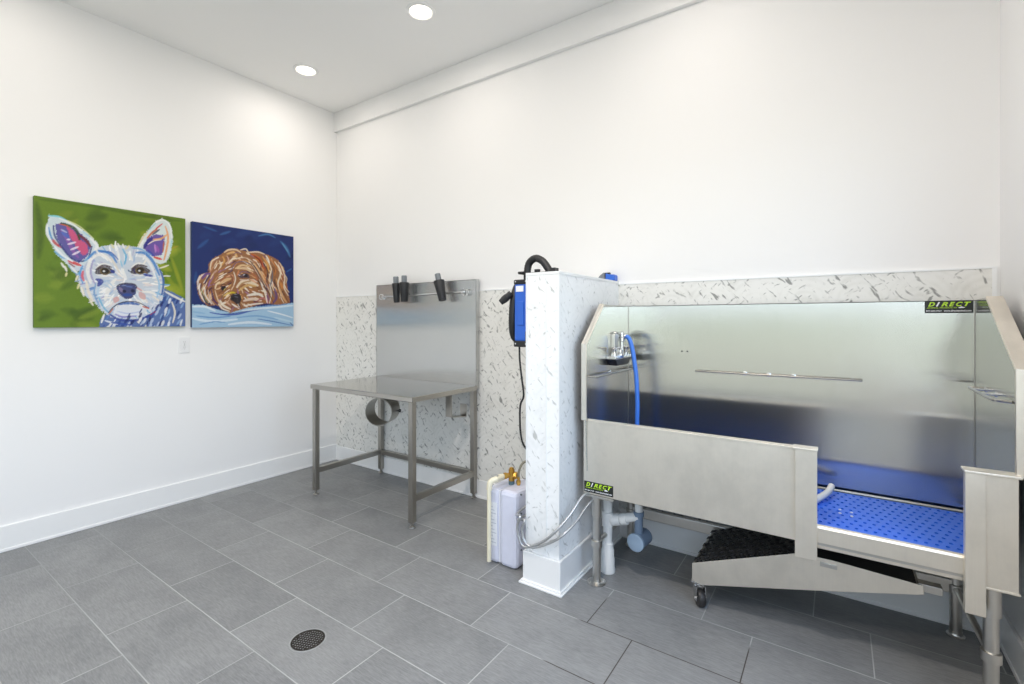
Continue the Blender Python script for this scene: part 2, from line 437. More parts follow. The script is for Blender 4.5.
# ------------------------------------------------------------------ paintings
def paint_canvas(strokes, back, n=230):
    img = np.empty((n, n, 3)); img[:] = np.array(srgb(back)) * .85
    rng = np.random.default_rng(4)
    yy, xx = np.mgrid[0:n, 0:n]
    X = xx * 1000. / (n - 1); Y = yy * 1000. / (n - 1)
    img *= (1 + .10 * (rng.random((n, n, 1)) - .5))
    for s in strokes.split(';'):
        c, w, p = s.split(','); wash = c[0] == '~'; col = np.array(srgb(c.strip('~'))) * .82; w = float(w)
        q = np.array(p.split(), float).reshape(-1, 2)
        if w == 0:                                   # filled shape with a loose edge
            jx = X + rng.normal(0, 3, X.shape); jy = Y + rng.normal(0, 3, Y.shape)
            ins = np.zeros(X.shape, bool); k = len(q)
            for i in range(k):
                (x1, y1), (x2, y2) = q[i], q[(i + 1) % k]
                if y1 == y2: continue
                cond = ((y1 > jy) != (y2 > jy)) & (jx < (x2 - x1) * (jy - y1) / (y2 - y1) + x1)
                ins ^= cond
            a = ins * .97
        else:
            sp = np.array([tuple(v)[:2] for v in smooth_path([(*t, 0) for t in q], 6)])
            best = np.full(X.shape, 1e9); par = np.zeros(X.shape)
            m = len(sp) - 1
            for i in range(m):
                a0, b0 = sp[i], sp[i + 1]; d = b0 - a0; L = max(d @ d, 1e-6)
                t = np.clip(((X - a0[0]) * d[0] + (Y - a0[1]) * d[1]) / L, 0, 1)
                e = np.hypot(X - a0[0] - t * d[0], Y - a0[1] - t * d[1])
                u = e < best; best[u] = e[u]; par[u] = (i + t[u]) / m
            taper = 1 if len(q) < 3 and np.hypot(*(q[-1] - q[0])) < 12 else (.45 + .55 * np.sin(np.pi * np.clip(par, .02, .98)) ** .6)
            hw = w * .5 * taper
            a = np.clip((hw - best) / 3.0 + .5, 0, 1) * .93
            if wash: a = np.clip((hw - best) / (w * .36), 0, 1) * .75
            br = rng.normal(0, .06, n)                # bristle streaks across the stroke
            a = a * (1 - .18 * (np.sin(best * 1.7 + w) > .55))
        img = img * (1 - a[..., None]) + col * a[..., None] * (1 + .08 * (rng.random((n, n, 1)) - .5))
    return np.clip(img, 0, 1)

def painting(name, label, y0, y1, z0, z1, strokes, back, edge):
    n = 230; D = .034; loc = (.003, (y0 + y1) / 2, z0)
    root = thing(name, label, 'painting', loc, 'dog portraits on the left wall')
    img = paint_canvas(strokes, back, n)
    me = bpy.data.meshes.new('painted_face')
    gy, gz = np.meshgrid(np.linspace(y0, y1, n), np.linspace(z0, z1, n))
    co = np.stack([np.full(n * n, D - loc[0] + .0006), gy.ravel() - loc[1], gz.ravel() - loc[2]], 1)
    idx = np.arange(n * n).reshape(n, n)
    f = np.stack([idx[:-1, :-1], idx[:-1, 1:], idx[1:, 1:], idx[1:, :-1]], -1).reshape(-1, 4)
    me.from_pydata(co.tolist(), [], f.tolist())
    at = me.color_attributes.new('paint', 'FLOAT_COLOR', 'POINT')
    at.data.foreach_set('color', np.concatenate([img.reshape(-1, 3), np.ones((n * n, 1))], 1).ravel())
    me.materials.append(M['oil'])
    o = bpy.data.objects.new('painted_face', me); COL.objects.link(o); o.parent = root
    obj('stretched_canvas', box(BM(), .003, D, y0, y1, z0, z1), edge, root, bevel=.003)
WESTIE_STROKES = "~aab436,73,578 289 648 263 720 223;~4f6c16,93,419 63 477 42 537 9;~7c9022,106,850 728 888 752 927 787;~4f6c16,74,155 141 196 134 237 124;~647f1c,127,572 976 601 972 631 963;~647f1c,117,960 1001 1003 1027 1047 1062;~5f7a18,93,636 899 716 908 798 914;~4a6616,121,318 886 351 920 384 967;~a3ad2c,129,540 449 605 505 670 590;~3f5a12,86,433 744 484 747 535 748;~aab436,137,934 57 989 73 1044 99;~6b8a22,110,323 451 350 475 376 513;~7a8f24,103,952 1056 1001 1054 1049 1047;~436012,125,312 506 374 559 437 639;~3c5810,86,32 61 58 73 85 92;~4a6616,84,126 741 179 794 235 871;~5f7a18,86,770 432 841 468 914 522;~6b8a22,110,42 20 86 35 131 61;~3f5a12,120,302 795 357 844 414 915;~647f1c,109,293 839 364 858 436 884;~7a8f24,95,758 1033 813 1080 869 1147;~829a2c,135,407 3 473 -30 544 -81;~7c9022,79,649 773 693 790 737 813;~a3ad2c,87,797 544 838 532 880 511;~4f6c16,123,444 529 499 546 553 567;~a3ad2c,114,744 351 811 344 880 332;~a3ad2c,140,626 186 669 167 713 137;~4a6616,89,298 870 362 897 429 933;~4a6616,88,237 744 284 749 332 753;~7c9022,134,601 295 673 327 747 375;~aab436,143,648 27 729 39 811 59;~4f6c16,112,170 659 231 700 294 759;~7a8f24,95,693 947 766 966 841 987;~7c9022,81,506 147 548 128 590 97;~4f6c16,135,395 378 432 380 470 378;~647f1c,114,984 1005 1072 1080 1162 1189;~8a9c20,111,501 644 547 648 593 652;~436012,121,205 105 230 114 255 128;~aab436,120,847 363 912 341 976 304;~436012,116,81 463 117 470 155 480;~6b8a22,79,374 203 431 227 489 263;~4f6c16,91,338 559 374 590 410 633;~8c9c2c,116,880 1182 918 1195 958 1209;~6b8a22,100,285 134 336 151 388 176;~6b8a22,110,432 319 479 308 524 289;~436012,128,225 24 271 39 319 63;~3c5810,130,268 77 301 106 332 151;~7a8f24,102,212 999 242 1016 274 1039;~436012,123,237 72 297 108 359 161;~aab436,120,684 815 740 796 798 765;~a3ad2c,91,558 286 593 282 629 275;~a3ad2c,98,669 439 739 503 809 596;~5f7a18,122,710 468 742 489 775 516;~829a2c,103,91 322 122 333 154 351;~5f7a18,106,649 52 712 33 778 4;~8a9c20,93,641 316 718 339 798 372;~829a2c,120,4 225 51 227 96 228;~436012,99,121 534 168 551 216 571;~436012,124,380 495 409 494 438 491;~8a9c20,148,763 389 794 387 827 384;~3f5a12,124,662 1081 736 1139 813 1222;~8c9c2c,77,115 723 177 778 241 859;~7a8f24,129,774 1082 817 1096 861 1113;~3c5810,75,242 451 273 465 304 484;~4a6616,130,385 739 441 759 497 786;~4a6616,123,117 720 165 725 213 728;~a3ad2c,128,508 419 549 428 591 438;~829a2c,115,246 30 307 10 370 -22;~4f6c16,71,153 299 206 346 259 415;~829a2c,126,106 416 139 408 173 391;~6b8a22,124,91 478 138 501 184 534;~829a2c,124,384 223 446 276 509 354;~436012,124,119 386 158 413 197 452;~a3ad2c,119,667 232 716 228 768 222;~aab436,147,777 657 855 680 937 709;~647f1c,78,184 848 212 877 239 920;~4f6c16,89,34 116 76 110 120 99;~829a2c,72,261 72 328 104 398 153;~7a8f24,75,131 861 172 884 212 914;~647f1c,67,220 753 251 776 284 806;~3f5a14,63,13 949 35 733 24 527;~4a6818,47,35 977 327 989 689 970 975 973;~4f6a1a,47,689 961 812 1001 893 959;~a3ab2c,44,893 619 942 453 975 341;~8f9f25,50,843 484 893 392 975 303;~b09a2c,23,893 714 942 739;5b74b0,0,379 -6 391 71 446 123 812 351 909 309 1009 246 1009 -15;d0d9e6,0,327 609 379 658 460 691 543 691 630 690 705 663 765 587 819 481 836 352 812 220 750 127 659 71 543 53 460 80 391 139 352 206 307 238 269 287 250 368 260 452 218 441 188 495 288 538;fbf5ea,10,629 404 664 408 701 419;ffffff,12,629 237 643 219 659 204;f0e4dc,9,619 309 640 276 660 244;ffffff,14,590 238 597 213 606 190;c8d4ea,9,797 252 816 238 833 224;e8e4ee,10,380 644 370 668 364 697;ffffff,14,609 143 621 103 639 63;c8d4ea,11,350 529 322 544 295 559;dce4f0,12,443 420 415 427 388 434;f4ecdc,9,323 375 295 376 268 381;fbf5ea,15,521 537 511 570 503 603;dce4f0,12,456 206 446 192 432 181;ffffff,12,492 177 485 143 480 109;ffffff,13,322 366 302 370 282 380;ffffff,12,576 173 583 137 597 101;b8b4d4,7,602 611 610 651 614 690;ffffff,8,625 604 635 634 641 666;ffffff,16,716 444 734 446 753 443;5f88c8,9,376 243 357 229 338 218;5f88c8,10,357 329 337 322 317 313;8fb0e0,14,712 185 731 156 749 124;ffffff,7,468 597 455 632 443 666;fbf5ea,11,466 216 457 192 449 168;ffffff,8,508 356 492 346 475 339;ffffff,13,587 305 605 272 628 242;ffffff,16,533 378 516 354 499 332;f0e4dc,15,443 323 417 304 393 285;e8e4ee,13,375 652 364 665 350 675;ffffff,7,731 234 756 216 787 203;8fb0e0,11,314 459 287 468 261 481;fbf5ea,10,455 218 438 194 417 173;c8d4ea,9,303 489 275 496 249 503;ffffff,14,604 213 615 191 633 171;f0e4dc,11,477 422 453 425 428 425;ffffff,11,428 420 412 427 395 437;a4b4dc,14,347 556 327 571 307 587;ffffff,16,506 451 481 472 455 491;6fb0dc,12,309 463 289 467 269 471;ffffff,16,667 182 684 148 702 114;fffdf8,9,424 575 403 600 378 623;a4b4dc,9,798 419 814 416 832 411;f0e4dc,7,436 222 420 197 409 170;ffffff,14,677 587 688 613 696 644;f4ecdc,10,814 362 842 362 870 371;dce4f0,10,497 610 491 629 485 647;a8c0e0,9,501 451 484 472 471 501;6fb0dc,13,278 427 251 432 225 439;b8b4d4,14,596 327 607 309 622 291;dce4f0,15,722 435 758 449 792 471;f8f8f6,14,323 448 309 451 297 456;9a94c8,11,269 415 253 416 236 419;a8c0e0,15,449 387 424 380 400 370;5f88c8,10,376 267 361 262 342 265;ffffff,9,528 309 513 273 492 242;9a94c8,10,640 137 653 101 668 66;6fb0dc,15,617 110 625 84 634 57;ffffff,10,533 178 528 149 520 123;ffffff,14,521 337 510 316 497 299;dce4f0,13,453 472 428 491 404 513;6fb0dc,8,580 142 582 100 585 58;c8d4ea,10,521 143 519 124 514 104;fffdf8,13,544 416 525 434 508 453;f0e4dc,14,657 328 670 316 686 305;e8e4ee,9,765 248 782 237 798 227;fbf5ea,12,678 546 692 570 701 601;f0e4dc,10,771 418 793 424 813 437;b8b4d4,11,591 410 610 409 629 404;dce4f0,13,537 446 525 465 514 481;f0e4dc,11,495 330 468 304 439 284;e8e4ee,12,697 170 715 152 737 138;fffdf8,15,736 381 763 377 790 373;6fb0dc,8,432 618 415 643 399 668;f0e4dc,8,692 361 712 358 734 361;ffffff,10,412 568 389 594 365 619;ffffff,10,503 647 495 673 486 699;9a94c8,10,307 357 277 349 247 338;ffffff,10,340 520 319 538 302 562;8fb0e0,9,311 481 289 486 268 491;5f88c8,10,534 114 532 86 528 57;ffffff,10,713 372 734 373 756 385;dce4f0,14,557 191 561 156 569 122;dce4f0,11,388 387 359 385 331 385;f8f8f6,10,338 615 322 633 307 651;ffffff,15,432 315 408 300 383 286;b8b4d4,9,402 472 375 490 350 514;ffffff,8,451 204 437 185 418 168;f4ecdc,13,799 522 833 538 867 556;6fb0dc,7,503 116 494 86 482 57;ffffff,15,571 285 577 253 585 222;c8d4ea,10,341 362 314 359 288 361;a8c0e0,12,611 558 615 585 614 615;fffdf8,10,672 385 697 385 723 390;ffffff,15,582 218 587 187 592 158;dce4f0,12,482 399 463 401 446 410;ffffff,14,490 186 480 158 468 130;a8c0e0,7,644 313 664 294 684 276;a4b4dc,8,357 632 346 653 338 680;a8c0e0,14,497 434 484 443 471 454;f4ecdc,15,745 272 773 251 799 227;ffffff,13,477 275 461 246 447 215;8fb0e0,9,357 318 332 304 307 290;b8b4d4,10,545 163 539 135 527 108;f4ecdc,16,326 494 314 504 304 520;fbf5ea,14,672 257 688 234 705 209;fbf5ea,14,761 401 785 399 811 391;ffffff,10,513 186 509 157 506 127;ffffff,10,463 338 432 322 398 311;fffdf8,7,547 558 547 594 547 629;ffffff,8,426 573 410 591 396 609;fffdf8,6,631 628 638 662 638 697;f0e4dc,13,533 399 510 394 486 396;fffdf8,14,436 553 418 578 402 605;a8c0e0,12,529 159 524 127 516 95;ffffff,9,471 420 455 427 438 435;ffffff,8,448 309 424 294 398 284;ffffff,7,414 329 390 316 367 304;b8b4d4,14,409 251 391 228 376 204;fbf5ea,13,596 159 602 137 610 115;a4b4dc,15,297 401 278 399 259 394;b8b4d4,6,707 362 731 361 758 366;ffffff,11,635 505 646 527 654 553;ffffff,10,755 282 773 278 794 281;ffffff,8,433 303 419 289 407 272;a4b4dc,9,268 376 250 372 232 366;6fb0dc,15,770 305 801 289 831 270;e8e4ee,10,730 205 749 191 771 182;f0e4dc,10,462 535 441 565 418 592;ffffff,11,383 449 352 459 322 472;f0e4dc,10,424 438 404 443 385 451;f0e4dc,9,636 327 650 310 663 291;dce4f0,9,376 441 352 449 328 465;ffffff,13,580 251 587 215 597 180;ffffff,10,630 295 646 268 660 239;f0e4dc,15,561 314 566 280 576 246;ffffff,13,740 323 764 318 790 319;f0e4dc,7,553 572 556 609 563 647;a8c0e0,15,441 252 418 232 391 216;b8b4d4,12,711 470 742 490 771 516;ffffff,14,583 573 586 611 585 652;b8b4d4,14,449 301 428 280 407 259;ffffff,10,650 254 664 235 678 216;f8f8f6,11,823 453 851 457 880 458;9a94c8,12,367 584 356 599 346 615;6fb0dc,13,701 154 713 137 729 120;dce4f0,11,625 296 645 265 665 233;fbf5ea,6,521 278 509 249 490 222;a8c0e0,10,554 537 557 580 566 624;e8e4ee,6,304 328 287 324 268 323;f8f8f6,11,625 149 634 130 646 113;fbf5ea,10,540 448 538 470 542 494;ffffff,9,505 119 494 80 477 43;ffffff,11,530 448 519 467 509 486;b8b4d4,10,448 592 444 611 443 635;ffffff,10,371 376 352 376 332 382;a8c0e0,13,482 165 470 134 452 108;ffffff,12,692 435 712 438 734 437;fffdf8,15,747 429 768 435 788 446;a8c0e0,13,473 310 457 289 442 267;c8d4ea,15,677 106 683 87 688 67;fffdf8,10,484 359 455 341 427 323;a4b4dc,15,354 538 342 553 333 575;ffffff,9,438 427 419 430 399 432;ffffff,12,410 492 388 508 367 525;e8e4ee,14,338 549 318 559 298 567;a8c0e0,7,597 325 615 294 631 262;f0e4dc,14,679 380 710 375 741 371;5f88c8,13,347 318 322 310 295 309;b8b4d4,10,424 516 405 529 386 538;fffdf8,8,562 281 568 257 581 233;a4b4dc,15,304 420 280 427 256 441;f0e4dc,9,523 428 504 444 487 465;6fb0dc,13,807 378 841 377 875 377;6fb0dc,14,523 123 518 103 508 84;a8c0e0,15,684 462 703 470 722 477;ffffff,13,491 643 486 678 487 719;a8c0e0,7,664 429 692 439 720 454;ffffff,13,516 461 499 485 479 509;b8b4d4,14,601 443 620 457 638 471;a8c0e0,10,578 409 602 413 626 422;ffffff,15,439 216 422 190 400 166;ffffff,11,669 263 681 249 693 235;c8d4ea,9,323 470 295 481 268 495;ffffff,9,462 609 452 642 448 678;fbf5ea,9,524 218 516 191 504 166;f4ecdc,12,622 78 633 53 650 30;dce4f0,7,367 301 337 285 308 271;f0e4dc,11,491 567 479 601 466 635;dce4f0,13,521 409 505 408 489 405;fbf5ea,14,542 196 539 163 535 129;5f88c8,9,447 103 434 76 417 53;e8e4ee,11,355 227 336 213 316 201;d5e2e8,0,81 865 140 866 213 823 275 786 340 729 379 667 352 596 275 478 201 480 140 547 111 600 87 677 66 753 76 819;5d55a0,0,116 801 164 822 218 790 269 747 316 704 330 643 306 573 256 518 207 549 162 619 126 695;d45a84,0,178 796 225 766 263 705 303 671 313 608 283 575 250 620 211 695;8f5fae,25,152 767 188 691 218 613 250 559;4f6fc4,26,158 744 194 709;b9c4e8,12,152 765 182 748;2c4a20,21,152 816 216 797 247 757 258 701;c9673a,10,140 806 182 801 207 784;7a2a26,22,258 738 301 699 327 652;c22a30,19,95 691 119 653 152 624;d9282c,24,194 525 265 496;8c2030,10,194 509 231 480;27357f,14,107 789 114 713 152 634 201 558 250 527 307 553 335 658;ecdff0,15,191 656 235 678;ecdff0,15,207 615 250 643;ecdff0,15,218 577 260 609;ecdff0,15,186 691 201 696;4f95d0,13,80 772 91 706 102 680;6fb0dc,16,114 591 152 553 182 543;7fd0dc,15,81 861 140 862 186 838;eef3f0,15,140 853 218 819 294 756;d8dca0,9,188 844 263 805 346 722;eef2f4,17,72 795 72 723 98 654;f4f6f6,20,327 719 366 668 350 613;a8d4e8,13,278 771 319 735;f0f4f8,15,116 625 158 566 218 523;7fb8e0,14,288 530 333 590;dfe8e8,0,633 685 667 785 720 857 765 934 819 971 872 947 895 875 902 772 879 656 847 577 797 559 735 599 689 652;6a4fa5,0,678 701 712 782 765 822 831 822 840 744 816 644 750 619 705 651;2b2f86,25,683 687 712 746 742 784;3f4fb0,19,712 673 758 627;a25fb4,29,769 720 789 671;c48ad0,14,763 730 769 662;c9622b,16,707 778 744 833 780 870;2a2a55,15,746 815 797 868;d0302f,12,769 868 819 923;eda668,17,843 904 864 808 850 690 831 595;f0b070,16,753 773 812 790 856 833;f4e8d0,9,712 724 758 762 812 778;e03a2a,22,759 616 812 604;f4f6f4,14,735 877 773 929 828 958 876 919 893 809;9fd4d8,10,722 853 769 920;a8dce4,12,893 790 883 713;e8d8a0,11,641 697 674 777 707 828;f4f4f0,15,652 692 682 759;c46a3a,11,831 762 824 668;dfe8ea,15,750 586 812 570 850 604;2a3a20,8,870 616 879 590;b9c2d8,23,307 523 290 438 313 356;a9a4cc,15,342 544 327 441 355 351;f2f0ee,24,327 559 308 457 327 357;3f86cf,19,313 557 359 619 419 624 466 595 494 542;f4f2ee,20,327 542 366 589 419 590 460 547;2f6fc0,13,385 616 452 624 504 570;5d9fdc,14,278 495 263 435 278 354;e0606f,17,280 451 275 411 285 375;f0e6d4,20,301 372 313 289 340 214;e9d6a8,14,273 320 285 262;63b4de,14,535 661 557 601 545 529;8fc8e4,12,515 580 532 510;3f86cf,24,630 642 689 643 750 577 797 461;f0f2f4,22,636 614 689 606 735 538 769 441;7fb0e0,14,600 677 659 676 735 635;2f5fae,16,797 516 828 408 812 258;a0c8e8,15,769 477 797 368 778 256;f4f4f2,16,501 648 515 562;f2eee6,18,572 638 600 571;e4dccc,14,460 573 515 457;f6f6f4,24,529 492 557 406;f4f2ee,28,487 403 446 330 419 225;bcd6ea,15,385 361 372 275 405 173;7fa8d4,12,359 359 350 273 385 165;6fb4d8,12,379 241 412 157 460 105;e8e0e0,16,681 358 720 368 751 365;cfdcea,10,634 239 645 227 649 199;b4cce4,13,452 323 423 347 385 357;f4f2ee,14,654 251 673 239 684 211;ffffff,16,545 203 527 177 497 137;b4cce4,14,662 276 688 270 707 247;f4f2ee,13,644 228 668 197 683 152;f4f2ee,12,693 311 734 310 764 295;f4f2ee,14,644 232 660 213 667 180;e8e0e0,9,535 370 542 401 540 418;b4cce4,15,682 261 723 243 755 210;dfe6ee,9,683 277 730 265 766 237;e8e0e0,15,619 218 629 191 630 149;e8e0e0,17,514 223 480 200 437 165;cfdcea,11,662 282 688 277 707 257;cfdcea,14,612 210 615 194 607 163;ffffff,8,455 347 443 371 424 381;b4cce4,13,530 228 504 205 470 168;b4cce4,11,466 343 437 376 402 395;e8e0e0,10,601 224 609 192 606 146;dfe6ee,11,688 270 716 261 734 237;f4f2ee,12,472 247 443 247 407 234;f4f2ee,13,629 237 646 215 654 180;dfe6ee,15,687 329 741 335 789 327;dfe6ee,10,534 220 514 201 484 170;ffffff,10,455 261 418 266 372 256;f4f2ee,15,468 244 437 244 399 232;ffffff,10,540 371 549 400 549 414;dfe6ee,9,520 210 497 197 467 171;f4f2ee,15,674 304 725 301 768 284;e8e0e0,14,669 256 694 243 711 215;dbaaa8,42,497 246 485 214;dbb0ac,47,659 291 683 249;d8a0a0,14,630 341 667 315;3a2c34,58,369 448 412 471 467 465;6d5a2a,62,415 461 417 461;120e14,49,418 465 419 465;f4f4f4,14,410 462 412 462;4a2e2c,16,360 470 405 508 460 499;f0eee8,10,362 432 403 418 448 432;f2f0ea,10,360 486 403 524 460 516;3a2c34,61,604 472 652 496 713 491;6d5a2a,64,655 486 657 486;120e14,51,658 490 660 490;f4f4f4,14,649 487 652 487;4a2e2c,17,595 495 644 535 705 527;f0eee8,10,597 456 641 442 692 457;f2f0ea,10,595 513 641 553 705 544;2f3f9c,34,366 390 391 378 376 343;2a3f9c,24,460 472 476 457;2a3f9c,22,682 456 744 448;3a2f60,14,607 500 617 468;24507a,12,572 487 583 471;7a5a34,12,677 485 710 468;3d4377,0,492 335 515 359 564 371 615 366 635 341 624 286 595 246 557 237 521 265 501 299;8a7da0,24,515 330 532 300;2d4f9c,25,540 272 593 275;2a2040,13,495 342 521 362 568 371 617 365 633 341;1b1c3a,24,545 304 547 304;1b1c3a,28,604 310 605 310;5f74b0,13,557 346 600 342;8fa4d0,6,529 348 557 354;e6eaf3,0,466 132 521 184 630 186 712 157 677 104 572 82 494 95;2f63b0,23,509 190 568 204 648 194;20294f,10,439 119 473 167 515 201 572 216 644 210 727 159;c06a3a,9,441 105 471 154;c8553a,14,674 176 727 159;8f88cc,15,485 109 535 85 630 95;b8c4e8,12,501 132 572 114 659 133;2d3f9c,22,452 103 515 62 630 57 735 105 819 191;a83a5a,10,727 104 773 137;b8c8e4,21,812 6 788 -33;8fb0dc,20,851 6 843 -34;2b4a8c,22,754 9 741 -32;f4f4f0,17,439 8 419 -29;5a7cb8,14,803 5 790 -35;1c2866,19,730 87 722 47;5a7cb8,12,792 178 784 138;5a7cb8,16,905 101 889 59;e6ecf4,12,975 63 965 22;2b4a8c,20,544 28 523 -10;5a7cb8,11,755 192 740 152;5a7cb8,14,740 57 730 16;8fb0dc,21,869 134 846 92;b8c8e4,18,965 115 943 73;f4f4f0,14,698 13 687 -27;24357f,15,749 196 739 156;1c2866,21,611 56 587 16;8fb0dc,17,984 214 965 171;dfe4ea,14,963 3 944 -39;33529e,14,943 11 932 -30;b8c8e4,14,582 43 573 4;dfe4ea,15,968 49 961 8;33529e,11,913 263 888 222;dfe4ea,19,737 176 722 135;33529e,11,414 19 399 -18;24357f,20,869 206 846 165;e6ecf4,20,881 253 870 211;1c2866,11,712 48 703 8;f4f4f0,13,461 38 442 0;2b4a8c,17,949 137 932 95;2b4a8c,19,516 47 496 9;1c2866,18,818 51 797 9;dfe4ea,13,574 27 566 -13;24357f,18,561 62 548 23;24357f,19,670 32 660 -8;5a7cb8,22,814 252 804 210;b8c8e4,19,802 190 790 148;2b4a8c,22,855 138 838 96;2b4a8c,19,842 270 827 229;b8c8e4,13,795 42 778 1;e6ecf4,21,854 170 840 128;1c2866,18,585 95 567 56;dfe4ea,19,697 72 678 32;dfe4ea,21,816 277 809 235;24357f,17,947 251 926 209;33529e,12,928 185 914 143;24357f,11,585 116 567 77;b8c8e4,15,885 86 871 44;e6ecf4,19,872 43 865 1;1c2866,18,665 119 650 80;8fb0dc,19,874 156 864 115;8fb0dc,17,961 61 934 19;dfe4ea,15,595 15 582 -24;b8c8e4,21,736 27 725 -14;dfe4ea,19,697 153 679 113;24357f,11,669 157 650 116;b8c8e4,20,761 5 753 -35;e6ecf4,20,977 258 960 215;e6ecf4,16,759 211 741 171;24357f,17,794 199 769 158;b8c8e4,21,788 146 769 105;f4f4f0,19,665 80 648 41;8fb0dc,13,818 114 803 72;dfe4ea,19,482 29 468 -9;dfe4ea,21,830 51 817 9;8fb0dc,11,870 281 852 239;e6ecf4,13,850 132 832 91;b8c8e4,21,750 72 734 32;33529e,20,838 247 821 205;b8c8e4,15,682 53 660 14;1c2866,18,822 223 803 181;2b4a8c,18,830 103 813 61;2b4a8c,18,922 275 908 233;33529e,15,751 118 742 77;f4f2ea,19,843 315 909 276 1000 227;efe9d8,15,893 223 917 129 900 34;f4f4f0,14,412 105 395 37;e8eef4,15,419 53 501 22;3550a8,17,460 37 600 14;f4f2ea,14,172 481 183 443;f4f2ea,14,152 505 167 471;e8e0a8,13,183 433 178 403;e8e0a8,14,258 349 247 309;f4f2ea,14,269 320 285 251;f0ead0,14,321 225 342 178;f0ead0,13,250 418 237 375;e8e0a8,14,460 691 476 662;f4f2ea,14,501 704 515 673;f4f2ea,14,535 701 545 671;e8e0a8,14,578 696 557 663;f4f2ea,14,352 643 372 615;8fb8d8,16,194 487 231 442 256 419;f0f0ee,15,207 477 244 434"
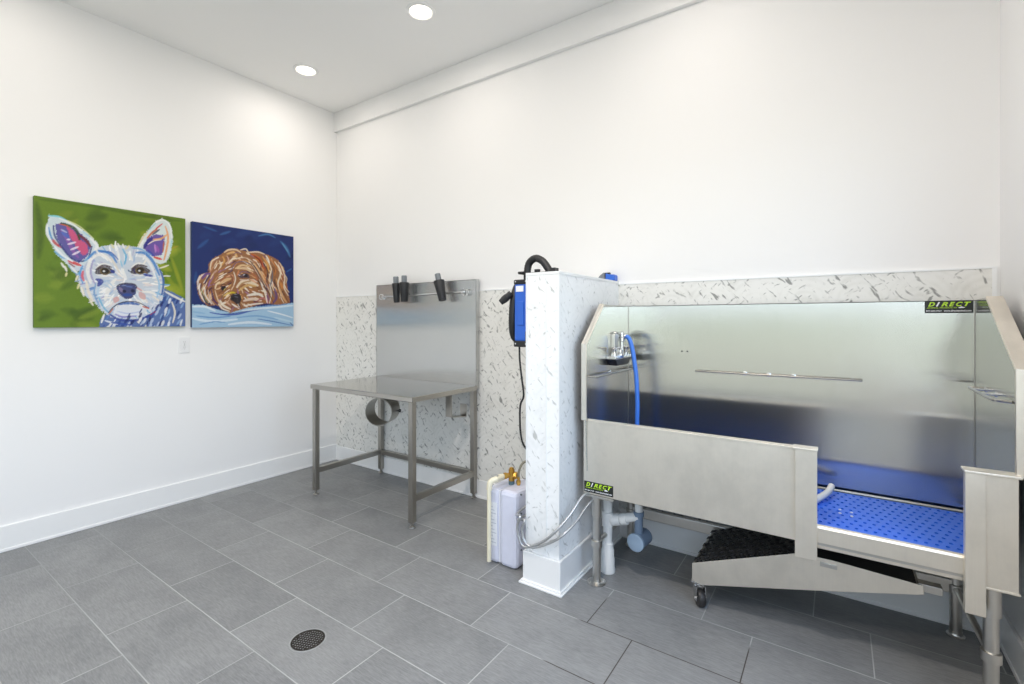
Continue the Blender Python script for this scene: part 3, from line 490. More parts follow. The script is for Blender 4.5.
DOODLE_STROKES = "~1d3370,90,260 342 353 395 415 382;~172552,89,870 978 936 1020 980 1015;~223a78,87,343 995 405 1038 448 1034;~26407f,113,405 922 488 977 544 971;~1b2c62,114,823 1052 893 1096 939 1092;~1d3370,90,49 739 131 795 187 786;~223a78,109,71 853 125 891 162 886;~1b2c62,112,590 299 659 335 705 327;~1b2c62,124,880 1104 952 1151 1001 1147;~223a78,114,827 1013 879 1046 913 1043;~26407f,81,387 410 429 435 458 429;~1d3370,116,813 510 896 557 953 548;~223a78,126,837 387 919 432 976 422;~172552,121,789 580 846 613 884 606;~26407f,78,177 491 224 520 255 514;~1d3370,92,726 789 800 834 852 828;~223a78,117,545 918 619 966 670 961;~1b2c62,87,635 644 712 690 764 682;~1b2c62,85,474 884 522 915 555 911;~1b2c62,110,185 714 268 770 325 761;~1b2c62,119,479 800 550 846 599 839;~1d3370,101,353 386 436 434 493 423;~223a78,109,732 867 814 918 870 913;~1d3370,87,671 530 729 563 769 557;~172552,124,932 746 1048 814 1128 804;~223a78,89,271 818 341 865 389 858;~2f5a9a,42,49 753 138 846;~3a6aa6,33,244 910 339 958;~4f86bd,29,616 952 714 984 796 959;~4a82ba,45,853 927 920 862 960 772;~6aa6cc,22,872 911 939 818;~2a5290,36,35 527 21 414;~2f5c9c,29,94 968 214 939;~356aa8,23,920 601 980 643;a9cbe6,0,-4 218 94 216 214 175 322 149 453 194 625 215 807 238 1019 265 1019 -25 -14 -9;2f4fae,15,153 144 276 125 403 130 537 166 678 190;1f3a8c,8,259 128 403 143 607 194;e6f0f6,21,6 197 107 200 198 161;dcebf4,23,453 165 660 195 862 218 1003 234;f0f6fa,14,714 168 862 134 989 97;5a8fc8,13,35 110 183 95 339 109;dcebf6,25,6 86 168 58 403 78;7aa8d4,16,403 96 607 114 824 75;5f95cc,11,64 30 183 53 291 48;3a6ab0,10,607 82 788 52 980 13;1f3f80,12,960 42 999 4;e4eff8,24,322 28 537 47 750 24;8fb8dc,15,6 149 107 135;c0dcee,22,788 97 980 51;4a7cc0,10,625 211 788 228 920 243;a06c44,0,38 428 64 497 138 535 142 618 191 680 259 720 307 768 387 791 503 778 625 784 732 761 824 722 895 635 917 508 939 378 963 263 824 235 695 249 571 216 453 182 339 143 259 175 214 219 138 205 78 256 47 335;eccaa0,9,239 632 220 622 205 605;dca86c,15,645 586 669 556 683 519;eccaa0,12,250 392 230 378 207 373;f8eee0,11,281 524 257 506 231 490;a86a3c,15,780 691 789 661 804 634;ead0a8,14,729 519 760 478 772 429;ecd2b0,10,384 700 359 678 331 666;7a4a34,8,143 351 125 318 113 281;ead0a8,9,669 686 686 667 693 643;4a2c48,9,498 576 516 563 537 558;9a6c94,10,185 501 168 462 147 424;eccaa0,9,177 351 153 308 134 262;d09468,10,281 416 254 404 230 389;d09468,7,319 259 301 243 279 230;f8ecd6,10,819 634 846 595 855 547;6e3f28,15,698 759 712 720 737 686;ecd2b0,10,434 396 451 372 460 344;ead0a8,12,874 656 880 628 895 604;fbf3e6,15,694 756 716 720 732 681;fbf3e6,10,759 500 771 448 800 404;fbf3e6,12,618 378 664 378 704 359;d09468,12,537 447 558 438 576 427;d88a44,7,828 463 838 427 857 392;f8ecd8,11,137 516 123 468 97 427;4a2c48,12,78 422 70 380 49 343;ecd2b0,12,358 322 341 300 326 278;ecd2b0,14,499 641 527 633 551 616;e0b070,8,425 549 453 546 475 529;7a4a34,8,448 408 460 392 472 377;ecd2b0,8,216 652 211 633 200 619;ead0a8,11,788 453 795 422 812 395;a0522a,11,643 701 670 656 697 610;b87a48,12,377 430 365 411 359 389;f8ecd6,9,887 489 898 453 915 419;eccaa0,13,331 343 320 328 303 319;f8ecd8,14,560 700 582 692 599 681;7a4a34,8,465 304 484 278 509 262;eccaa0,9,255 452 234 432 209 419;e0b070,15,434 330 442 306 456 285;ecd2b0,9,322 266 301 243 273 229;3a2430,11,608 646 635 616 649 578;4a2c48,11,153 457 142 422 123 390;4a2c48,14,172 390 149 357 138 318;ecd2b0,13,82 504 70 478 63 452;b87a48,13,255 562 236 546 216 533;a86a3c,8,584 461 609 453 628 437;b87a48,14,416 642 430 633 446 629;f8eee0,9,469 305 482 294 496 282;d88a44,8,738 314 752 280 769 247;7a4a34,10,561 423 592 418 621 404;7c5078,15,670 754 685 716 709 684;ecd2b0,11,192 538 173 503 157 467;a0522a,13,579 623 597 615 612 605;eccaa0,8,63 494 57 466 46 439;6e3f28,9,712 552 733 519 747 481;7c5078,15,697 454 710 413 736 377;f8ecd8,8,492 357 507 344 525 337;7a4a34,8,283 359 255 351 233 332;f8eee0,8,306 537 288 527 272 514;e0b070,10,401 718 384 705 367 696;4a2c48,10,204 394 176 377 144 372;f8eee0,14,552 370 571 363 590 356;b87a48,14,231 565 210 549 188 532;d09468,8,355 389 339 372 327 352;f8eee0,11,413 267 413 234 425 203;b87a48,14,535 484 558 471 580 459;7a4a34,7,478 382 501 362 527 346;3a2430,8,874 390 879 363 894 341;ecd2b0,9,373 413 358 394 350 370;f2e0c8,11,594 678 616 654 628 625;b87a48,13,200 356 174 343 147 338;fbf3e6,10,848 392 872 353 882 309;f8eee0,6,301 457 281 444 262 432;f8eee0,10,403 297 405 278 403 258;4a2c48,12,131 385 116 348 101 311;dca86c,9,702 695 714 666 731 638;f8ecd8,8,83 367 76 337 62 310;d09468,9,248 563 233 553 217 541;a86a3c,13,709 476 728 425 756 380;d09468,8,207 676 182 634 163 590;7a4a34,8,426 241 432 210 448 184;b87a48,9,502 638 530 629 554 614;3a2430,14,838 418 851 387 863 356;4a2c48,14,560 272 585 262 612 253;9a6c94,8,466 411 484 395 503 378;f8ecd8,13,475 397 498 382 518 363;ecd2b0,14,440 723 456 714 474 709;6e3f28,10,741 458 750 428 766 401;f8eee0,10,355 663 341 652 325 644;e8c8a8,11,626 668 649 633 670 596;dca86c,11,805 519 818 495 826 468;f8ecd8,11,437 470 453 462 470 456;ead0a8,8,688 527 703 475 737 432;d88a44,13,774 480 784 428 814 385;ecd2b0,13,459 456 478 449 494 439;9a6c94,10,515 309 531 297 549 291;f8eee0,13,67 418 58 391 48 365;f8eee0,7,554 597 568 586 584 581;ecd2b0,7,542 342 569 338 593 323;ead0a8,10,707 425 728 394 741 357;9a6c94,9,128 525 118 504 109 481;ecd2b0,13,106 395 95 363 82 333;7a4a34,11,295 544 279 534 265 524;b87a48,13,290 600 269 581 245 570;f8eee0,9,475 408 488 396 503 387;d09468,14,568 752 595 739 622 724;f8ecd6,9,852 634 863 582 893 538;fbf3e6,8,657 418 690 380 705 330;b87a48,9,408 686 432 673 460 667;eccaa0,8,441 249 454 235 461 218;e0b070,9,454 529 472 520 489 513;d88a44,11,866 481 875 435 900 399;dca86c,14,807 515 814 490 827 466;ecd2b0,9,210 628 195 606 187 582;6e3f28,7,601 411 617 405 635 404;d09468,12,449 532 475 518 503 508;ecd2b0,9,181 319 152 280 138 233;ecd2b0,13,410 695 426 689 441 682;ead0a8,10,699 666 717 620 742 581;ecd2b0,10,105 414 88 371 72 328;eccaa0,11,491 758 506 748 522 744;7a4a34,12,345 458 325 447 305 434;7c5078,13,702 361 716 327 733 295;a86a3c,10,636 285 674 268 716 267;a0522a,9,894 504 909 459 930 418;eccaa0,9,386 685 364 677 346 662;e0b070,7,550 491 566 485 582 475;e0b070,9,482 680 511 671 537 654;d88a44,9,652 628 675 594 692 557;4a2c48,8,301 411 277 399 255 382;7a4a34,10,205 385 182 377 161 368;4a2c48,12,408 520 431 509 456 501;9a6c94,6,173 568 152 530 137 490;4a2c48,10,364 571 339 554 314 539;e8c8a8,14,846 573 855 534 875 501;b87a48,8,235 261 210 253 186 242;f8ecd8,11,321 414 302 403 284 386;ecd2b0,9,522 601 544 591 565 581;ecd2b0,11,332 657 312 644 293 632;e8c8a8,10,824 361 831 332 846 306;ecd2b0,14,397 699 379 689 363 678;f8eee0,14,302 252 274 239 250 219;7a4a34,12,569 294 594 281 623 276;d09468,8,223 500 209 477 197 454;ecd2b0,12,506 239 526 229 546 216;ecd2b0,14,397 724 379 710 360 703;f8eee0,10,555 494 579 482 602 468;9a6c94,9,197 422 172 413 147 404;f8ecd8,9,61 485 51 457 42 430;eccaa0,8,176 297 163 276 154 252;4a2c48,9,566 334 587 332 606 322;3a2430,14,710 465 724 441 735 415;d88a44,15,829 509 853 462 869 411;ead0a8,10,636 377 662 370 692 366;eccaa0,14,169 300 155 271 142 242;f8ecd8,11,272 500 248 482 224 466;9a6c94,8,530 742 550 735 568 724;7c5078,14,688 515 703 466 735 424;d09468,10,565 687 583 680 598 671;f2e0c8,13,578 305 598 297 619 292;d09468,10,181 594 168 563 153 535;e0b070,9,556 651 582 642 603 627;f8ecd8,9,469 237 487 218 508 203;7a4a34,7,456 291 466 275 482 263;7a4a34,12,416 346 418 323 425 300;7a4a34,10,370 228 355 208 346 184;f2e0c8,8,852 352 863 303 891 258;3a2430,8,661 480 689 438 709 394;4a2c48,13,163 257 150 235 142 211;f8ecd8,14,455 671 483 663 508 648;3a2430,10,764 491 785 461 793 423;9a6c94,14,408 382 411 359 412 337;f8ecd8,8,244 441 230 430 216 420;9a6c94,11,360 653 341 642 324 630;6e3f28,7,680 563 707 532 718 492;9a6c94,10,308 594 286 573 260 561;4a2c48,12,473 608 496 592 522 585;f8ecd6,13,829 700 838 649 867 609;e8c8a8,16,753 727 765 686 788 651;e8c8a8,8,700 535 718 506 732 472;6e3f28,12,679 449 695 397 729 354;9a6c94,14,479 361 502 348 521 329;9a6c94,9,262 284 243 273 224 266;a86a3c,11,783 314 799 284 809 248;f8ecd8,11,494 762 512 756 527 748;eccaa0,13,106 342 95 309 81 277;4a2c48,10,295 381 277 375 263 362;4a2c48,8,191 271 157 254 121 249;f8eee0,9,128 442 111 396 91 353;b87a48,12,369 327 350 303 341 275;e0b070,13,497 310 520 290 549 280;f8eee0,15,515 424 530 414 547 408;f8eee0,14,231 687 210 672 191 654;d09468,11,162 334 147 304 134 273;d88a44,11,788 705 815 659 829 606;7a4a34,6,142 410 125 386 118 357;f8eee0,12,321 311 303 297 284 284;7a4a34,9,295 277 279 263 260 257;d09468,8,518 678 542 666 568 654;a86a3c,15,824 344 837 297 861 253;4a2c48,9,158 590 149 551 126 519;9a6c94,14,255 558 240 547 226 537;f8ecd8,10,216 616 206 592 192 570;d88a44,9,635 534 656 496 679 458;b87a48,12,441 330 456 315 464 296;fbf3e6,10,625 500 642 465 664 432;eccaa0,14,331 319 312 306 297 290;4a2c48,13,350 447 334 434 316 427;d09468,12,483 618 503 605 525 599;e8c8a8,9,642 587 664 553 684 516;6e3f28,11,757 648 780 619 788 582;fbf3e6,12,783 428 794 401 804 375;d88a44,15,714 758 727 734 738 709;7c5078,9,882 591 899 561 909 527;7c5078,15,697 339 713 303 732 267;d09468,12,162 297 147 271 135 242;d88a44,15,584 709 602 699 621 689;9a6c94,9,375 206 358 180 350 148;e8c8a8,15,637 352 668 344 700 339;b87a48,11,503 616 528 610 551 594;4a2c48,11,389 662 373 657 359 644;eccaa0,13,176 337 161 313 150 286;e0b070,12,544 535 566 518 594 509;e0b070,12,143 325 126 295 114 261;d88a44,14,666 547 688 500 716 457;e0b070,12,344 425 331 410 319 396;d09468,9,255 323 230 308 204 299;f8ecd8,13,344 524 321 510 298 496;eccaa0,9,230 466 212 451 193 438;7a4a34,6,269 625 252 611 231 599;ecd2b0,12,464 234 478 219 492 206;4a2c48,8,563 297 587 287 612 281;eccaa0,7,525 610 547 592 576 585;b87a48,12,134 461 116 428 105 392;eccaa0,13,310 351 287 330 262 318;d09468,9,520 539 549 528 575 511;a0522a,14,656 662 681 628 698 589;a0522a,10,673 601 689 554 718 515;eccaa0,13,274 538 260 527 245 518;3a2430,11,784 505 798 451 826 404;f8ecd8,9,515 672 540 659 565 648;d88a44,14,597 584 616 565 625 539;f8ecd8,12,498 611 517 604 535 594;b87a48,8,378 635 353 624 331 606;7c5078,12,645 684 664 661 674 633;f8eee0,10,339 611 312 597 290 580;eccaa0,9,259 532 244 523 230 510;7a4a34,9,388 339 378 318 378 294;3a2430,12,608 485 638 446 660 400;b87a48,11,133 401 120 381 114 358;d09468,9,100 366 87 332 73 299;e0b070,13,348 657 327 643 307 632;f8eee0,11,411 533 427 524 445 519;f8ecd8,9,331 376 306 358 284 337;7a4a34,14,341 718 320 701 297 689;a0522a,13,622 359 654 354 684 346;f8eee0,13,343 348 319 328 298 304;ead0a8,8,712 594 719 570 735 549;d09468,9,520 389 542 382 561 370;f8ecd8,11,374 606 351 587 324 576;7a4a34,9,555 443 579 439 602 428;f8eee0,13,271 643 257 633 241 623;ead0a8,13,837 697 861 661 870 616;ecd3b0,17,283 741 322 770 387 781 436 758;e8b878,21,307 727 370 751 403 711;f0e2cc,14,436 784 487 799 512 767;7a5a70,10,370 733 403 754 453 743;b07848,16,244 677 291 708 322 686;f2dfc0,12,153 553 168 637 214 677;9c6a50,16,183 589 198 648 244 677;e0a860,17,259 613 283 657 268 696;efd9b8,15,229 559 252 611 236 652;d8b0a0,13,298 616 322 668 307 709;f4e6d0,12,322 635 363 690 403 686;c88858,15,370 606 420 671 469 681;eac898,20,387 590 453 630 520 620;6a5a78,10,339 552 387 642 453 668 537 648;f0dcc0,14,403 695 487 711 571 668;a87a5c,12,453 716 520 706 589 653;88604a,10,214 525 244 577;c4a090,15,183 523 214 558;e4d8d4,13,47 384 57 465 107 516;6a4a90,22,86 466 115 509 153 520;2a2050,16,107 419 130 470 153 504;9a70a8,13,138 389 153 454;f0e8e0,12,64 416 64 335 107 241;7a8c60,12,78 368 101 289 138 233;e6dcd0,15,107 387 115 306 168 227;3a2a50,12,86 320 115 249 161 213;d0b8a8,13,138 356 153 275 191 219;4a2a5a,19,168 357 183 276 221 228;8c5a3c,17,168 423 191 358 214 277;e8cca8,12,198 359 221 277 259 195;e4bd8c,30,229 427 291 465 339 485;f0d8b4,17,198 376 214 425 259 453;b0653c,12,244 444 276 480 322 516;d89a70,17,307 499 354 519 370 470;8a4a3a,11,330 527 363 495 354 452;f2e4d0,12,370 554 387 487 370 419;e8c8a0,24,403 592 487 599 555 562;d88a5c,14,420 576 403 523;c06a48,14,537 568 589 520 598 485;e8b494,24,537 490 589 467;7a4a4a,10,555 605 607 539 642 471;efdcc0,38,403 404 453 458 520 462 607 433;d8b070,24,420 370 503 427 589 423;a87840,13,411 395 461 451 537 472;f0e8dc,28,503 323 607 344 660 320;e8d0bc,30,469 268 555 290 642 275;8c5f30,13,607 397 660 356 695 295;c47a7a,17,607 273 660 303 704 277;d49aa8,18,695 313 714 249;8a3a4a,8,453 216 537 228 607 273 669 297;f0e6da,16,469 216 571 237 660 248;d8c030,18,315 332 354 347 387 342;e6c070,27,276 313 315 339;f0e4d0,23,244 261 276 213 339 180;d8a888,20,291 263 339 214;b88a70,11,322 281 354 232;f4ecdf,16,354 232 420 190;efe4d4,14,229 228 268 182 330 159;8a6070,8,307 230 370 197 436 199;7a5a4a,10,252 278 268 313 307 348;3a2840,49,263 378 283 396;17121c,41,278 384 279 384;d8c060,8,278 366 295 387;5a3a30,10,244 395 268 422 307 418;4a3a4c,46,436 513 487 527 513 514;1c1a26,38,485 527 487 527;c8ccd8,10,461 528 478 539;7a5a80,10,416 524 453 565 512 558;e8d0c0,10,429 482 487 481 523 494;24222c,0,335 299 354 333 399 342 440 323 445 282 429 242 403 229 370 252 341 273;5a5a66,14,379 309 411 301;2a2a40,13,416 233 432 208;0f0e14,20,362 286 363 286;8a8a94,7,370 327 403 332;c4602c,28,546 753 625 709 669 615;7a2a1c,16,571 739 633 692 651 632;efdcc4,15,512 767 607 784 678 768;f0d8b8,14,503 705 571 624 642 506 695 420;2a2a48,12,528 682 598 591 669 454 704 385;e0a050,21,660 739 714 656 714 566;e8c090,17,571 659 642 559 695 456;1e2038,13,669 670 714 584 704 475 750 368;f4e2c4,14,695 725 750 623 732 513 777 389;c47a3c,19,732 739 796 646 788 553;5a6a80,14,760 605 760 515 741 423 788 316;f0dcc0,17,788 699 853 595 824 465 862 338;a85a38,16,824 694 881 578 862 485;e8d4bc,15,862 652 901 543 891 432 939 341;6a4a78,27,788 408 807 316 769 252;d8a874,22,834 428 881 320 920 266;f0e0c8,12,732 458 750 351 732 251;7a4a30,12,881 394 920 303 952 262;e4ccb0,12,901 432 949 378;efe4d4,15,642 453 686 348 704 258;c8906c,16,678 491 732 404;e8d0a8,9,891 580 924 527 910 470;8a5c40,10,750 695 824 592;3a2a3a,9,714 385 777 243"

painting('canvas_painting', 'square canvas portrait of a white perky-eared dog on green, left of the pair', -2.079, -1.291, 1.282, 2.064, WESTIE_STROKES, '66831d', 'canvas_green')
painting('canvas_painting', 'square navy canvas portrait of a curly tan dog resting on a pale blanket', -1.247, -.459, 1.272, 2.054, DOODLE_STROKES, '1e306c', 'canvas_navy')

# ------------------------------------------------------------------ wall outlet
oy, oz = -1.286, 1.145
t = thing('wall_outlet', 'white double power outlet on left wall below the paintings', 'outlet', (0, oy, oz - .06))
obj('cover_plate', box(BM(), 0, .006, oy - .036, oy + .036, oz - .058, oz + .058), 'outlet', t, bevel=.002)
for dz in (.02, -.02):
    bm = BM(); lathe(bm, (.005, oy, oz + dz), (1, 0, 0), [(.0165, 0), (.0165, .0025)], 20)
    s = obj('socket', bm, 'outlet', t)
    bm = BM()
    for q in (-.0065, .0065): box(bm, .0074, .0082, oy + q - .001, oy + q + .001, oz + dz - .001, oz + dz + .007)
    box(bm, .0074, .0082, oy - .002, oy + .002, oz + dz - .010, oz + dz - .006)
    obj('slots', bm, 'slot', s)
cyl(bm := BM(), (.005, oy, oz), (.008, oy, oz), .003, seg=10); obj('screw', bm, 'chrome', t)

# ------------------------------------------------------------------ floor drain
dx, dy = 2.135, -1.648
t = thing('floor_drain', 'round dark metal floor drain grate set in the grey tiles', 'drain', (dx, dy, 0))
obj('rim', lathe(BM(), (dx, dy, 0), (0, 0, 1), [(.073, -.02), (.073, .0012), (.069, .002), (.066, .001), (.066, -.02)], 48, caps=False), 'drain_ring', t, smooth=True)
bm = BM(); lathe(bm, (dx, dy, 0), (0, 0, 1), [(.066, -.010), (.066, -.006)], 40)
obj('sump', bm, 'rubber', t)
bm = BM()
R = .064; c45 = math.cos(.35); s45 = math.sin(.35)
def bar2(bm, p, q, w, z0, z1):
    p, q = V(p), V(q); d = (q - p).normalized(); nrm = V((-d.y, d.x)) * w / 2
    prism(bm, [tuple(p + nrm), tuple(q + nrm), tuple(q - nrm), tuple(p - nrm)], 'z', z0, z1)
for i in range(-5, 6):
    h = i * .0115; L = math.sqrt(R * R - h * h)
    bar2(bm, (dx + h * c45 - L * s45 * -1, dy + h * s45 - L * c45), (dx + h * c45 - L * s45, dy + h * s45 + L * c45), .0042, -.005, .0018)
    bar2(bm, (dx - h * s45 - L * c45, dy + h * c45 - L * s45), (dx - h * s45 + L * c45, dy + h * c45 + L * s45), .0042, -.005, .0016)
lathe(bm, (dx, dy, 0), (0, 0, 1), [(.059, -.005), (.059, .002), (.066, .002), (.066, -.005)], 40, caps=False)
obj('grate', bm, 'drain_metal', t)
for a in (.35, .35 + math.pi):
    obj('screw', cyl(BM(), (dx + .05 * math.cos(a), dy + .05 * math.sin(a), 0), (dx + .05 * math.cos(a), dy + .05 * math.sin(a), .0032), .005, seg=12), 'drain_metal', t)

# ------------------------------------------------------------------ grooming table
TZ = .842
t = thing('grooming_table', 'stainless steel grooming table with tall back splash in the left corner', 'table', (1.2, -.36, 0))
bm = BM(); box(bm, .655, 1.752, -.695, -.045, TZ - .034, TZ)
obj('tabletop', bm, 'steel_top', t, bevel=.004)
bm = BM()
box(bm, .628, 1.742, -.047, -.043, TZ, 1.630)
box(bm, 1.738, 1.742, -.047, -.012, TZ - .02, 1.630); box(bm, .628, .632, -.047, -.012, TZ - .02, 1.630); box(bm, .628, 1.742, -.047, -.012, 1.626, 1.630)
obj('back_splash', bm, 'steel_table', t, bevel=.001)
LW = .019
for lx, ly in ((.668, -.655), (1.703, -.650), (.668, -.030), (1.703, -.030)):
    leg = obj('leg', box(BM(), lx - LW, lx + LW, ly - LW, ly + LW, .035, TZ - .03), 'steel_dark', t, bevel=.003)
    bm = BM(); cyl(bm, (lx, ly, .004), (lx, ly, .05), .007, seg=12)
    lathe(bm, (lx, ly, 0), (0, 0, 1), [(.020, 0), (.022, .003), (.020, .007), (.009, .011), (.009, .02)], 20)
    lathe(bm, (lx, ly, .028), (0, 0, 1), [(.013, 0), (.013, .008)], 6)
    obj('leveling_foot', bm, 'steel_dark', leg, smooth=True)
for a, b in (((.668, -.64), (.668, -.045)), ((1.703, -.635), (1.703, -.045)), ((.68, -.030), (1.69, -.030))):
    z = .183; w = .016
    bm = BM(); box(bm, min(a[0], b[0]) - (w if a[0] == b[0] else 0), max(a[0], b[0]) + (w if a[0] == b[0] else 0), min(a[1], b[1]) - (w if a[1] == b[1] else 0), max(a[1], b[1]) + (w if a[1] == b[1] else 0), z - .02, z + .02)
    obj('stretcher', bm, 'steel_dark', t, bevel=.003)
# dryer ring hung under the front edge
ax = V((-.45, .89, 0)).normalized(); rc = V((1.385, -.62, .712)) - ax * .05
bm = BM(); lathe(bm, rc - ax * .02, ax, [(.094, 0), (.094, .145), (.090, .145), (.090, 0), (.094, 0)], 48, caps=False)
ring = obj('dryer_ring', bm, 'steel_dark', t, smooth=True)
bm = BM(); c = rc + ax * .05; box(bm, c.x - .02, c.x + .02, c.y - .02, c.y + .02, c.z + .094, TZ - .034)
obj('ring_bracket', bm, 'steel_dark', ring)
sx = V((ax.y, -ax.x, 0)); bm = BM(); cyl(bm, c + sx * .097, c + sx * .125, .006, seg=10); cyl(bm, c + sx * .118, c + sx * .128, .011, seg=12)
obj('ring_knob', bm, 'black', ring, smooth=True)
bm = BM(); ribbon(bm, [(-.315, TZ - .034), (-.315, .655), (-.160, .632), (-.160, .722)], 'x', 1.685, 1.742, .006)
obj('side_hook', bm, 'steel_dark', t, bevel=.001)  # darker steel stands in for shade on the hook faces
# tool rail
rail = BM(); za, zb = 1.525, 1.537; ry = -.083
cyl(rail, (.735, ry, za), (1.655, ry, zb), .0055, seg=12)
rl = obj('tool_rail', rail, 'chrome', t, smooth=True)
for x, z in ((.735, za), (1.655, zb)):
    bm = BM(); cyl(bm, (x, -.047, z), (x, ry, z), .006, seg=12); lathe(bm, (x, -.047, z), (0, -1, 0), [(.022, 0), (.022, .004), (.012, .007)], 20)
    tube(bm, [(x + .022 * math.cos(a), ry, z + .022 * math.sin(a)) for a in [2 * math.pi * k / 20 for k in range(21)]], .0045, 8, 1, closed=True)
    obj('rail_mount', bm, 'chrome', rl, smooth=True)

# black tools with grey tips hooked on the rail
def tool(x, z, tilt, wide, label):
    o = thing('dryer_nozzle', label, 'nozzle', (x, ry - .004, z), 'black nozzles on the grooming table rail')
    d = V((tilt, 0, 1)).normalized(); c = V((x, ry + .0, z)) + V((0, -.046, 0))
    body = lathe(BM(), c - d * .10, d, [(.025 * wide, 0), (.026 * wide, .004), (.031 * wide, .09), (.037 * wide, .148), (.035 * wide, .156), (.022, .160)], 24)
    obj('body', body, 'black', o, smooth=True)
    obj('tip', lathe(BM(), c + d * .056, d, [(.022, 0), (.022, .052), (.0195, .056), (.0195, .04)], 20), 'grey_tip', o, smooth=True)
    bm = BM(); tube(bm, [c + V((0, .022, .01)), (x, ry, z + .03 if False else zb + .012), (x, ry + .012, zb - .0)], .003, 8, 6)
    obj('hook', bm, 'black', o, smooth=True)
tool(.972, 1.570, -.05, .92, 'leftmost black nozzle with grey tip hooked on the table back splash rail')
tool(1.066, 1.574, -.01, 1.08, 'black nozzle with grey tip right beside the leftmost one on the rail')
tool(1.458, 1.572, -.27, 1.15, 'tilted black nozzle with grey tip alone at right of the table rail')

# ------------------------------------------------------------------ water heater
hx0, hx1, hy0, hy1, hz = 2.348, 2.552, -.715, -.475, .408
t = thing('water_heater', 'small pale water heater tank on floor against the marble half wall', 'water heater', (2.45, -.6, 0))
bm = BM(); box(bm, hx0, 2.436, hy0, hy1, .004, hz); obj('tank_shell', bm, 'heater', t, bevel=.022)
bm = BM(); box(bm, 2.440, hx1, hy0 - .004, hy1, .004, hz + .004); cov = obj('end_cover', bm, 'heater', t, bevel=.022)
bm = BM(); box(bm, 2.434, 2.442, hy0 + .004, hy1 - .004, .016, hz - .004); obj('seam', bm, 'heater_label', t)
bm = BM()
for i in range(1): box(bm, hx0 + .022, 2.424, hy0 - .0012, hy0 + .002, .10, .335)
lb = obj('rating_label', bm, 'heater_label', t)
bm = BM()
for i in range(12): box(bm, hx0 + .026, 2.418 - (i % 3) * .012, hy0 - .0018, hy0, .115 + i * .0175, .119 + i * .0175)
obj('label_lines', bm, plain('pale_grey_ink', (.50, .53, .62), .6), lb)
for z in (.10, .20, .295, .395):
    obj('cover_bolt', cyl(BM(), (hx1 - .004, hy0 + .04, z), (hx1 + .005, hy0 + .04, z), .005, seg=10), 'grey_tip', cov)
for x in (2.375, 2.525):
    for y in (-.68, -.51): obj('rubber_foot', cyl(BM(), (x, y, 0), (x, y, .02), .013, seg=12), 'black', t)
vx, vy = 2.440, -.60
bm = BM(); cyl(bm, (vx, vy, hz), (vx, vy, hz + .022), .017, seg=16); obj('valve_collar', bm, plain('teal_grey_collar', (.10, .17, .20), .4), t, smooth=True)
bm = BM(); cyl(bm, (vx, vy, hz + .018), (vx, vy, hz + .085), .017, seg=16)
lathe(bm, (vx, vy, hz + .05), (.8, .3, 0), [(.012, 0), (.015, .012), (.021, .014), (.021, .03), (.012, .034)], 6)
lathe(bm, (vx, vy, hz + .05), (-.62, -.78, 0), [(.014, 0), (.014, .03), (.018, .03), (.018, .045)], 8)
lathe(bm, (vx, vy, hz + .085), (0, 0, 1), [(.012, 0), (.012, .008), (.006, .010)], 12)
obj('relief_valve', bm, 'brass', t, smooth=True)
px, py, pz = 2.390, -.742, .438
bm = BM(); tube(bm, [(vx - .026, vy - .03, hz + .05), (px + .025, py + .027, pz + .022)], .0115, 14, 0)
tube(bm, [(px + .03, py + .033, pz + .026), (px + .006, py + .006, pz + .012), (px, py, pz - .03)], .0155, 14, 8)
cyl(bm, (px, py, .022), (px, py, pz - .01), .0115, seg=16)
lathe(bm, (vx - .03, vy - .036, hz + .047), (-.62, -.74, -.12), [(.0165, 0), (.0165, .028)], 16)
obj('discharge_pipe', bm, 'cpvc', t, smooth=True)
ix, iy = 2.486, -.60
bm = BM(); cyl(bm, (ix, iy, hz), (ix, iy, hz + .03), .010, seg=12); cyl(bm, (ix, iy, hz + .012), (ix, iy, hz + .03), .0125, seg=6); cyl(bm, (ix, iy, hz + .03), (ix, iy, hz + .05), .008, seg=12)
obj('inlet_fitting', bm, 'brass', t, smooth=True)
bm = BM(); tube(bm, [(ix, iy, hz + .045), (ix + .002, iy + .004, hz + .085), (ix + .022, iy + .02, hz + .128), (ix + .085, iy + .05, hz + .155)], .0065, 10, 8)
obj('inlet_hose', bm, plain('olive_steel_braid', (.28, .26, .20), .4, .7, .5, .3, 260), t, smooth=True)

# two braided hoses looping round the half wall to the tub
HA = [(2.575, -.66, .335), (2.565, -.735, .315), (2.629, -0.800, 0.341), (2.613, -0.800, 0.287), (2.623, -0.800, 0.234), (2.659, -0.800, 0.193), (2.761, -0.800, 0.247), (2.835, -0.800, 0.318), (2.879, -0.740, 0.384), (2.905, -0.640, 0.456), (2.925, -.56, .44)]
HB = [(2.580, -.64, .290), (2.572, -.735, .285), (2.656, -0.800, 0.328), (2.641, -0.800, 0.274), (2.656, -0.800, 0.223), (2.706, -0.800, 0.204), (2.808, -0.800, 0.256), (2.873, -0.800, 0.308), (2.901, -0.720, 0.349), (2.917, -0.620, 0.403), (2.945, -.52, .45)]
tag(obj('supply_hose', tube(BM(), HA, .0064, 12, 10), 'braid', None, True, 0, (2.575, -.66, .335)), 'upper braided steel water hose looping from heater round the half wall to the tub', 'hose', 'braided supply hoses')
tag(obj('supply_hose', tube(BM(), HB, .0064, 12, 10), 'braid', None, True, 0, (2.58, -.64, .29)), 'lower braided steel water hose, hanging under the other beside the half wall', 'hose', 'braided supply hoses')

